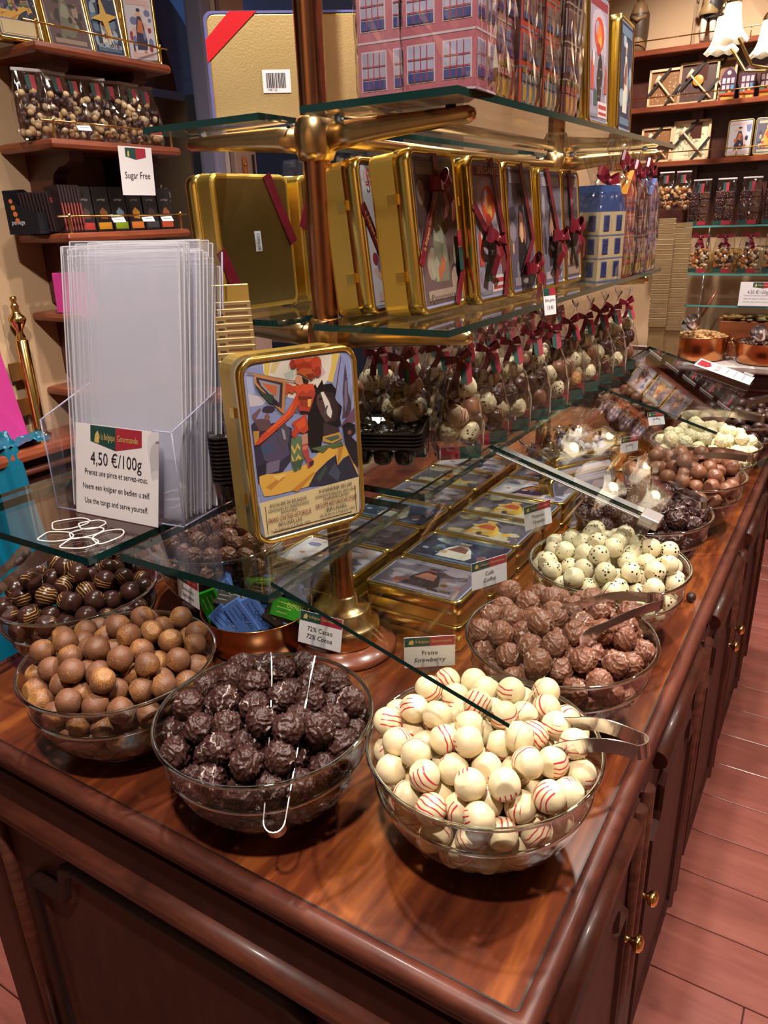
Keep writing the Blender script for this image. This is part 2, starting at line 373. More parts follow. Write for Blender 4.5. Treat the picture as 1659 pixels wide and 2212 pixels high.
STRINGS = ['la Belgique', 'Gourmande', 'la Belgique Gourmande', '72% Cacao', '72% Cocoa', 'Fraise', 'Strawberry', 'Café', 'Coffee', 'Tiramisu', 'Spéculoos',
 '4,50 €/100g', 'Prenez une pince et servez-vous.', 'Neem een knijper en bedien u zelf.', 'Use the tongs and serve yourself.', 'Sugar Free',
 'ROYAUME DE BELGIQUE', "CENTENAIRE DE L'INDÉPENDANCE", 'NATIONALE', 'GRAND CORTÈGE HISTORIQUE', 'BRUXELLES', 'le 23 Juillet et le 3 Août 1930',
 'KONINKRIJK BELGIË', "HONDERDSTE VERJARING VAN'S LANDS", 'ONAFHANKELIJKHEID', 'GROOTE HISTORISCHE STOET', 'BRUSSEL', 'Op 23 Juli en 3 Augustus 1930',
 'Salon', 'AU', 'Vieux Bruxelles', 'Passementerie', 'Van Wallecon', 'SPÉCIALITÉS', 'CHOCOLAT', 'La Belgique Gourmande', '12/09/18', 'perlège', 'ade', 'CAFÉ', 'TASSE', 'CACAO', 'GUINNESS', 'EXPRESS',
 'Boîte garnie', '13,90', 'truffes', 'CHOCOLATS', 'THÉATRE', 'Confiserie', 'BRUXELLES 58', '0 123456 789012', 'M81122', 'Amandes', 'Noisette']
prepare_text(STRINGS)
UP = (R(90), 0, 0)             # lettering on an upright face that looks along -Y

# ------------------------------------------------------------------ the room
floor = MB().box((-.3, 1.5, -.012), (4.6, 6.6, .016), 'floor_gap').build('floor'); tag(floor, kind='structure')
_pl = {}
def plank(x0, x1, y0, w=.1515):
    L = round(x1-x0, 3)
    if L not in _pl: _pl[L] = MB().bbox((0, 0, 0), (L-.0025, w-.0025, .012), .0012, 'plank').mesh('plank')
    place('plank', _pl[L], floor, ((x0+x1)/2, y0+w/2, -.002))
for j in range(27):
    y0 = -.086+.1515*j; off = (0, .62, .25, .88, .45)[j % 5]
    x = -1.95+off-1.1
    while x < 1.35:
        x1 = x+1.1; a, b = max(x, -1.95), min(x1, 1.35)
        if b-a > .02 and not (a > -1.05 and b < -.2 and .5 < y0 < 2.3): plank(a, b, y0)
        x = x1
def struct(name, mb, mat=None, parent=None):
    o = mb.build(name, mat, parent); return tag(o, kind='structure') if parent is None else o
struct('ceiling', MB().box((-.1, 1.35, CEIL+.03), (4.2, 6.3, .06)), 'ceiling')
YB = 4.32; XW = -1.76
struct('wall_back', MB().box((-.3, YB+.05, CEIL/2), (4.4, .1, CEIL)), 'wall')
struct('wall_right', MB().box((1.95, 1.4, CEIL/2), (.1, 6.2, CEIL)), 'wall')
struct('wall_front', MB().box((-.05, -1.75, CEIL/2), (4.1, .1, CEIL)), 'wall')
# recessed ceiling downlights, the two added wall lamps among them
for i, (p, t, e) in enumerate(LAMPS):
    d = thing('downlight', 'round recessed ceiling downlight above the shop, out of the picture, the last two added to light the walls', 'light', (p[0], p[1], CEIL), group='ceiling downlights')
    MB().lathe([(.055, .0), (.055, -.012), (.046, -.014), (.044, -.004)], 24).build('trim_ring', 'brass', d)

# ------------------------------------------------------------------ the counter
CX0, CX1, CY0, CY1 = -1.100, -.1355, .4125, 2.60
def ring_loops(prof, cx, cy, w, h, r=.004, n=2):
    return [[(cx+p[0], cy+p[1], z) for p in rrect(w-2*i, h-2*i, r, n)] for i, z in prof]
ccx, ccy, cw, ch = (CX0+CX1)/2, (CY0+CY1)/2, CX1-CX0, CY1-CY0
wt = thing('worktop', 'polished mahogany counter top with rounded nosing under the glass bowls', 'worktop', (ccx, ccy, T))
MB().box((0, 0, -.011), (cw-.038, ch-.038, .022)).build('top_panel', 'wood_top', wt)
MB().loft(ring_loops([(.0200, -.006), (.0200, .0004), (.0180, .0004), (.0180, -.006)], 0, 0, cw, ch), cap=False).build('inlay_line', 'inlay', wt)
MB().loft(ring_loops([(.0182, -.02), (.0182, .0), (.010, .0008), (.005, -.0012), (.0014, -.006), (0, -.012), (.0014, -.018), (.006, -.0225), (.03, -.0235)], 0, 0, cw, ch), cap=False, smooth=True).build('nosing', 'wood_mould', wt)
MB().loft(ring_loops([(.020, -.0235), (.012, -.028), (.010, -.036), (.014, -.044), (.022, -.050), (.030, -.052), (.036, -.058)], 0, 0, cw, ch), cap=False, smooth=True).build('cove', 'wood_mould', wt)

def panel_outline(w, h, step=.07, drop=.085):
    """shaped panel: flat raised middle, ogee shoulders"""
    a = w/2; s = step
    return [(-a, 0), (a, 0), (a, h-drop), (a-.015, h-drop+.004), (a-s*.62, h-drop+.006), (a-s*.72, h-drop+.02), (a-s*.78, h-.018), (a-s, h),
            (-a+s, h), (-a+s*.78, h-.018), (-a+s*.72, h-drop+.02), (-a+s*.62, h-drop+.006), (-a+.015, h-drop+.004), (-a, h-drop)]
def shaped_panel(w, h, th=.012, step=.07, drop=.085):
    o = panel_outline(w, h, step, drop); cxx, czz = 0, h/2
    L = []
    for k, y in ((1.0, 0), (1.0, -th*.5), (.985, -th), (.95, -th), (.93, -th*.45)):
        L.append([(p[0]*k, y, czz+(p[1]-czz)*k) for p in o])
    return MB().loft(L, cap=True)
def panel_shade(w, h, step=.07, drop=.085, r=.009):
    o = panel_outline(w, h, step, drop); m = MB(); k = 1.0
    return m.tube([(x, -.006, z) for x, z in o+[o[0]]], r, 8, 'wood_shade')  # dark strip along the outline, painting the shadow at the panel's edge
def knob(parent, loc, rot):
    return MB().lathe([(.0, .034), (.006, .034), (.011, .031), (.0135, .026), (.011, .021), (.006, .018), (.0048, .012), (.006, .006), (.011, .003), (.0125, 0)], 20).build('knob', 'brass_bright', parent, loc, rot)
bx0, bx1, by0, by1 = CX0+.030, CX1-.030, CY0+.030, CY1-.030
units = [(by0, 1.395, 'nearest the front corner'), (1.395, 2.35, 'in the middle of the counter side'), (2.35, by1, 'at the far end of the counter')]
for ui, (y0, y1, wh) in enumerate(units):
    cab = thing('counter_cabinet', 'dark mahogany counter cabinet with shaped panels, '+wh, 'cabinet', (0, 0, 0), group='cabinet units under the counter')
    MB().box(((bx0+bx1)/2, (y0+y1)/2, (T-.058)/2+.04), (bx1-bx0, y1-y0-.001, T-.058-.08)).build('body', 'wood_dark', cab)
    MB().box(((bx0+bx1)/2, (y0+y1)/2, .04), (bx1-bx0-.05, y1-y0-.001, .08)).build('plinth', 'wood_dark', cab)
    # side facing the aisle: frieze strip, two doors
    n = 2 if y1-y0 > .5 else 1; dw = (y1-y0)/n
    for k in range(n):
        ya = y0+k*dw; yc = ya+dw/2
        d = thing('door', None, None, (bx1, yc, .09)); d.parent = cab
        if True:
            w = dw-.012; h = T-.058-.075-.10
            MB().bbox((0, 0, h/2), (.020, w, h), .003).build('door_leaf', 'wood_dark', d)
            rp = shaped_panel(w-.13, h-.12).build('raised_panel', 'wood_dark', d, (.010, 0, .06), (0, 0, R(90)))
            d_ = rp
            for s in (-1, 1):
                MB().tube([(0, 0, 0), (0, 0, h-.01)], .012, 10).build('stile_bead', 'wood_mould', d, (.012, s*(w/2-.018), .005))
            MB().tube([(0, -w/2+.07, 0), (0, w/2-.07, 0)], .0165, 12).build('astragal', 'wood_mould', d, (.012, 0, h+.006))
            ks = (1 if k == 0 else -1)
            if n == 2: knob(d, (.010, ks*(w/2-.040), h-.235), (0, R(90), 0))
    MB().box((bx1+.006, (y0+y1)/2, T-.092), (.012, y1-y0-.02, .05)).build('frieze', 'wood_dark', cab)
    if ui == 0:
        # the short end of the counter towards the viewer
        MB().box(((bx0+bx1)/2, y0-.006, T-.085), (bx1-bx0-.02, .012, .052)).build('end_frieze', 'wood_dark', cab)
        MB().tube([(bx0-.008, y0-.012, T-.128), (bx1+.008, y0-.012, T-.128)], .0185, 14).build('end_astragal', 'wood_mould', cab)
        for s, xx in ((-1, bx0+.03), (1, bx1-.03)):
            MB().bbox((xx, y0-.004, .44), (.075, .022, T-.17-.08), .004).build('corner_post', 'wood_dark', cab)
            MB().tube([(xx-s*.052, y0-.003, .1), (xx-s*.052, y0-.003, T-.15)], .011, 10).build('post_bead', 'wood_mould', cab)
        ep = shaped_panel(.60, T-.285, .010, .115, .080).build('end_panel', 'wood_dark', cab, ((bx0+bx1)/2, y0-.001, .105))
        panel_shade(.60, T-.285, .115, .080, .013).build('panel_moulding', None, ep)  # no real moulding: dark strip painting the shade around the end panel

# ------------------------------------------------------------------ chocolates
def ico(sub, r):
    bm = bmesh.new(); bmesh.ops.create_icosphere(bm, subdivisions=sub, radius=r); v = [p.co.copy() for p in bm.verts]; f = [tuple(q.index for q in p.verts) for p in bm.faces]; bm.free(); return v, f
def smooth_truffle(r, seed, mat, flat=.80, sq=1.0):
    v, f = ico(4, r); o = Vector((seed*3.7, seed*1.3, seed)); vs = []
    for p in v:
        n = mnoise.noise(p*70+o)*.05+mnoise.noise(p*190+o)*.012
        q = p*(1+n); q.z *= sq
        lim = -r*flat*sq
        if q.z < lim: 
            rr = math.hypot(q.x, q.y)
            q.z = lim-(.02*r if rr < r*.5 else 0)
            k = 1.10; q.x *= k; q.y *= k
        # little peak and dent on the crown
        if q.z > r*.80*sq: q.z += r*.05*mnoise.noise(q*260+o)
        vs.append(q)
    return MB().add(vs, f, mat, True).mesh('truffle')
def flaked_truffle(r, seed, mat, amp=.15, fr=95):
    v, f = ico(5 if r > .0155 else 4, r); o = Vector((seed*5.1, seed*2.3, seed*.7)); vs = []
    for p in v:
        w = Vector((mnoise.noise(p*60+o), mnoise.noise(p*60+o*1.7), mnoise.noise(p*60+o*2.3)))*.006
        q = Vector((p.x*1.0, p.y*1.0, p.z*2.0))+w
        rid = max(0, 1-abs(mnoise.noise(q*fr+o))*2.6)**2
        rid2 = max(0, 1-abs(mnoise.noise(q*fr*2.7+o*1.3))*2.4)**2
        vs.append(p*(.90+amp*.75*rid+amp*.42*rid2+.05*mnoise.noise(p*55+o)))
    return MB().add(vs, f, mat, True).mesh('truffle')
BR = .0158
TRUF = {
 'straw': [smooth_truffle(BR, s, 'straw_choc') for s in (1, 2, 3)],
 'chip': [smooth_truffle(BR, s, 'white_choc') for s in (4, 5, 6)],
 'specul': [smooth_truffle(BR, s, 'specul', .84) for s in (7, 8, 9)],
 'stripe': [smooth_truffle(BR, s, 'dark_stripe', .8) for s in (10, 11, 12)],
 'dark': [flaked_truffle(BR*1.06, s, 'dark_flake', .22, 100) for s in (1, 2, 3)],
 'milk': [flaked_truffle(BR*1.06, s, 'milk_flake', .17, 85) for s in (4, 5, 6)],
 'milkball': [smooth_truffle(BR, s, 'milk_plain', .7) for s in (13, 14)],
 'whiteflake': [flaked_truffle(BR*1.04, s, 'white_flake', .13, 75) for s in (7, 8)],
 'darkfar': [smooth_truffle(BR, s, 'dark_far', .8) for s in (15, 16)],
}
ZR, BD = .122, .25
def bowl_r(z):
    t = np.clip(z/ZR, 0, 1); return .0585+(.1205-.0585)*(1-(1-t)**2.3)
def pack(n, seed, r=BR, it=360, mound=1.0):
    g = np.random.default_rng(seed); P = np.stack([g.uniform(-.07, .07, n), g.uniform(-.07, .07, n), np.linspace(.03, .30, n)], 1)
    for k in range(it):
        s = .0016 if k < it*.75 else .0006
        d = P-np.array([0, 0, -.22*mound]); d /= np.linalg.norm(d, axis=1)[:, None]; P -= d*s*np.array([.6, .6, 1])
        for q in range(2):
            D = P[:, None]-P[None]; L = np.sqrt((D**2).sum(2))+np.eye(n); ov = np.clip(2*r*.985-L, 0, None)*(1-np.eye(n))
            P += (D/L[..., None]*ov[..., None]).sum(1)*.42
            rho = np.hypot(P[:, 0], P[:, 1])+1e-9; lim = np.where(P[:, 2] < ZR+.012, bowl_r(P[:, 2]-.004)-r*1.02, .1205-r*1.02+0*P[:, 2])
            over = rho > lim; k2 = np.where(over, lim/rho, 1); P[:, 0] *= k2; P[:, 1] *= k2
            P[:, 2] = np.maximum(P[:, 2], .006+r+.010*(rho/.06)**2*(rho < .06))
    keep = []
    for i in range(n):
        rho = math.hypot(P[i, 0], P[i, 1]); near = np.hypot(P[:, 0]-P[i, 0], P[:, 1]-P[i, 1]) < 1.3*r
        if rho > float(bowl_r(P[i, 2]))-2.6*r or P[near, 2].max()-P[i, 2] < 3.2*r: keep.append(i)
    return P[keep]
BOWL_PROF = [(.0, .004), (.050, .003), (.055, 0), (.060, 0), (.064, .004), (.083, .018), (.100, .040), (.110, .062), (.1135, .078), (.1165, .081), (.1172, .085), (.1190, .100), (.1235, .119), (.1250, .1215)]
BOWL_IN = [(.1228, .1215), (.1215, .119), (.1165, .100), (.1145, .084), (.108, .064), (.097, .042), (.080, .022), (.060, .010), (.030, .007), (0, .007)]
bowl_mesh = MB().lathe(BOWL_PROF+BOWL_IN, 72, 'glass_bowl').mesh('bowl_shell')
def torus(R0, r, z, mat, n=72, m=8, sz=1.0):
    L = [[((R0+r*math.cos(2*PI*j/m))*math.cos(2*PI*i/n), (R0+r*math.cos(2*PI*j/m))*math.sin(2*PI*i/n), z+r*sz*math.sin(2*PI*j/m)) for j in range(m)] for i in range(n+1)]
    return MB().loft(L, mat, cap=False, smooth=True)
rim_mesh = torus(.1238, .0026, .1218, 'glass_rim').mesh('rim')
ring_mesh = torus(.1156, .0026, .0825, 'glass_rim').mesh('ring')
foot_mesh = torus(.0575, .0022, .0022, 'glass_rim').mesh('foot_ring')
_packs = {}
def fill(kind, cx, cy, n, label, name, seed=None, rot=0, mound=1.0, zmin=-1, sink=0):
    key = (n, seed or 1, mound)
    if key not in _packs: _packs[key] = pack(n, seed or 1, mound=mound)
    P = _packs[key]; g = random.Random(seed or 1); grp = label
    for i, p in enumerate(P):
        if p[2] < zmin: continue
        a = rot; x, y = p[0]*math.cos(a)-p[1]*math.sin(a), p[0]*math.sin(a)+p[1]*math.cos(a)
        o = place(name, g.choice(TRUF[kind]), None, (cx+x, cy+y, T+p[2]-sink), (g.uniform(0, 6.3), g.uniform(0, 6.3), g.uniform(0, 6.3)))
        tag(o, label, 'chocolate', grp)
def bowl(cx, cy, label):
    b = thing('glass_bowl', label, 'bowl', (cx, cy, T), group='glass bowls on the counter')
    sh = place('shell', bowl_mesh, b); place('rim', rim_mesh, sh); place('step_ring', ring_mesh, sh); place('foot_ring', foot_mesh, sh)
    return b
BOWLS = [
 ('straw', -.268, .606, 215, 'round white truffle striped with red in the front corner bowl', 'strawberry_truffle', 11, 0.3, 'clear glass bowl of red-striped white truffles at the front corner'),
 ('dark', -.509, .532, 200, 'rough dark truffle with white drizzle in the front middle bowl', 'dark_truffle', 12, 1.3, 'clear glass bowl of rough dark truffles, tongs hung over its front rim'),
 ('specul', -.755, .530, 205, 'milk truffle dusted with orange biscuit crumbs', 'biscuit_truffle', 13, 2.0, 'clear glass bowl of crumb-dusted milk truffles, front left of the counter'),
 ('stripe', -.985, .640, 195, 'glossy dark truffle with thin orange stripes in the leftmost bowl', 'striped_truffle', 12, 3.0, 'clear glass bowl of orange-striped dark truffles, cut by the left picture edge'),
 ('milk', -.271, .857, 205, 'rough milk chocolate truffle in the bowl behind the red-striped ones', 'coffee_truffle', 11, 4.1, 'clear glass bowl of rough milk truffles behind the red-striped ones'),
 ('chip', -.279, 1.110, 205, 'white truffle with black chocolate chips', 'tiramisu_truffle', 13, 5.0, 'clear glass bowl of white truffles with black chips'),
 ('dark', -.290, 1.366, 195, 'rough dark truffle in the bowl beyond the chip-sprinkled white ones', 'rough_dark_truffle', 12, .4, 'clear glass bowl of rough dark truffles beyond the chip-sprinkled ones'),
 ('milkball', -.266, 1.622, 195, 'smooth milk chocolate ball with a flat foot', 'milk_chocolate_ball', 12, 1.9, 'clear glass bowl of smooth milk chocolate balls'),
 ('whiteflake', -.268, 1.880, 205, 'rough cream-white truffle heaped in the far bowl', 'white_flaked_truffle', 13, 2.6, 'clear glass bowl heaped with rough cream-white truffles'),
 ('darkfar', -.235, 2.150, 195, 'smooth dark chocolate in the farthest bowl at the right picture edge', 'dark_chocolate', 12, 3.6, 'clear glass bowl of dark chocolates at the right picture edge'),
 ('milk', -.925, .900, 200, 'rough milk truffle under the left glass shelf', 'flaked_milk_truffle', 11, 5.6, 'clear glass bowl of rough milk truffles under the left glass shelf'),
]
for kind, x, y, n, lab, nm, sd, rot, bl in BOWLS:
    bowl(x, y, bl); fill(kind, x, y, n, lab, nm, sd, rot)

# ------------------------------------------------------------------ brass display frame with glass shelves
PX, PY, PY2 = -.626, .859, 1.745
frame = thing('display_rack', 'brass display frame of two poles with arms carrying the glass shelves', 'display stand', (PX, PY, T))
def hub_prof(z): return [(.018, z-.026), (.0215, z-.025), (.0255, z-.016), (.0272, z-.004), (.0268, z+.010), (.0235, z+.022), (.0205, z+.0255), (.018, z+.026)]
for dy in (0, PY2-PY):
    MB().lathe([(0, 0), (.080, 0), (.083, .006), (.080, .012), (.070, .016), (.066, .020), (.0, .020)], 48, c=(0, dy, 0)).build('wooden_foot', 'wood_red', frame)
    MB().lathe([(.0, .020), (.055, .020), (.057, .024), (.057, .046), (.054, .050), (.044, .056), (.042, .070), (.038, .074), (.024, .078), (.0225, .094), (.018, .096)], 40, c=(0, dy, 0)).build('brass_base', 'brass', frame)
    MB().lathe([(.018, .09), (.018, 1.25)], 32, c=(0, dy, 0)).build('pole', 'brass_pole', frame)
    for z in (.496, .743):
        h = MB().lathe(hub_prof(z), 32, c=(0, dy, 0)).build('hub', 'brass', frame)
        for s in (-1, 1):
            m = MB(); L = []
            for t, hh, ww, dz in ((.020, .017, .011, 0), (.06, .0155, .010, .003), (.12, .0125, .009, .006), (.18, .0105, .0085, .008), (.214, .0095, .008, .009), (.221, .006, .006, .009), (.223, .001, .003, .009)):
                L.append([(s*t, dy+ww*math.cos(a)*1.0, z+dz+hh*math.sin(a)) for a in [2*PI*k/14 for k in range(14)]])
            a = m.loft(L, cap=True, smooth=True).build('arm', 'brass', frame)
            for t in (.038, .192):
                MB().lathe([(0, z+.0205), (.006, z+.0205), (.006, z+.012), (.0035, z+.010), (0, z+.008)], 12, c=(s*t, dy, 0)).build('rubber_pad', 'black', a)
for dy in (0, PY2-PY):
    MB().lathe([(.018, .225), (.0225, .228), (.024, .244), (.0215, .262), (.018, .264)], 28, c=(0, dy, 0)).build('low_hub', 'brass', frame)
    for s in (-1, 1):
        MB().tube([(0, dy+s*.018, .250), (0, dy+s*.050, .2615)], .0055, 10).build('low_bracket', 'brass', frame)
    MB().tube([(-.018, dy, .250), (-.30, dy, .2610)], .0055, 10).build('low_side_arm', 'brass', frame)
for z in (.743, .496):
    MB().tube([(0, .02, z), (0, PY2-PY-.02, z)], .0085, 14).build('connecting_rod', 'brass', frame)

def pane(name, x0, x1, y0, y1, ztop, label, th=.008, group='glass shelves'):
    o = thing(name, label, 'glass shelf', ((x0+x1)/2, (y0+y1)/2, T+ztop-th), group=group)
    w, d = x1-x0, y1-y0
    m = MB(); m.poly([(-w/2, -d/2, th), (w/2, -d/2, th), (w/2, d/2, th), (-w/2, d/2, th)], 'glass_pane')
    m.poly([(-w/2, d/2, 0), (w/2, d/2, 0), (w/2, -d/2, 0), (-w/2, -d/2, 0)], 'glass_pane'); m.build('sheet', None, o)
    b = .0006; m = MB()
    for (xa, ya, xb, yb) in ((-w/2, -d/2, w/2, -d/2), (w/2, -d/2, w/2, d/2), (w/2, d/2, -w/2, d/2), (-w/2, d/2, -w/2, -d/2)):
        m.poly([(xa, ya, 0), (xb, yb, 0), (xb, yb, th), (xa, ya, th)], 'glass_edge')
    m.build('polished_edge', None, o)
    return o
S_TOP, S_MID, S_LOW = .7705, .5235, .2765
pane('glass_shelf', PX+.034, PX+.237, .785, 1.81, S_TOP, 'upper glass shelf on the right, carrying the house-shaped boxes')
pane('glass_shelf', PX-.237, PX-.034, .792, 1.81, S_TOP, 'upper glass shelf on the left, carrying the big gold tin')
pane('glass_shelf', PX+.034, PX+.226, .785, 1.84, S_MID, 'middle glass shelf on the right, carrying the ribboned gold tins')
pane('glass_shelf', PX-.228, PX-.032, .800, 1.84, S_MID, 'middle glass shelf on the left, carrying gold tins seen from behind')
pane('glass_shelf', -.722, -.488, .535, .838, S_LOW, 'low glass shelf in front of the brass pole, under the poster tin', .010)
pane('glass_shelf', -.722, -.488, .882, 2.26, S_LOW, 'long low glass shelf under the bags with red bows', .010)
pane('glass_shelf', -1.030, -.745, .507, 1.60, S_LOW, 'low glass shelf at the left with white elastic bands on it', .010)
pane('glass_shelf', -1.10, -1.045, .56, 1.60, S_LOW-.012, 'narrow glass strip along the far side of the left low shelf', .006)

# sloping sneeze guard over the right-hand bowls
GA, GB = Vector((-.501, 0, .2765)), Vector((-.220, 0, .192))
sl = math.atan2(GA.z-GB.z, GB.x-GA.x); GL = (GB-GA).length
def guard(y0, y1, label):
    o = thing('sneeze_guard', label, 'glass guard', (GA.x, y0, T+GA.z), (0, sl, 0), group='sloping guard panes')
    d = y1-y0; th = .005
    m = MB(); m.poly([(0, 0, th), (GL, 0, th), (GL, d, th), (0, d, th)], 'glass_pane'); m.poly([(0, d, 0), (GL, d, 0), (GL, 0, 0), (0, 0, 0)], 'glass_pane'); m.build('sheet', None, o)
    m = MB()
    for a, b in (((0, 0), (GL, 0)), ((GL, 0), (GL, d)), ((GL, d), (0, d)), ((0, d), (0, 0))):
        m.poly([(*a, 0), (*b, 0), (*b, th), (*a, th)], 'glass_edge')
    m.build('polished_edge', None, o)
    return o
g1 = guard(.555, 1.135, 'sloping glass guard pane nearest the viewer, over the striped truffles')
g2 = guard(1.139, 1.690, 'sloping glass guard pane in the middle, mirroring the lamp shades')
g3 = guard(1.694, 2.245, 'sloping glass guard pane at the far end with a white sign clipped on')
st = thing('guard_bracket', 'brushed metal strip joining two sloping glass guard panes', 'bracket', (GA.x, 1.137, T+GA.z-.003), (0, sl, 0))
MB().bbox((GL/2, .018, -.0015), (GL, .042, .003), .0006).build('strip', 'steel_brushed', st)
MB().bbox((GL-.008, .0, .004), (.030, .036, .016), .001).build('clip', 'steel_brushed', st)
MB().box((.085, .012, .0006), (.030, .018, .0012)).build('tape', 'kraft_gold', st)

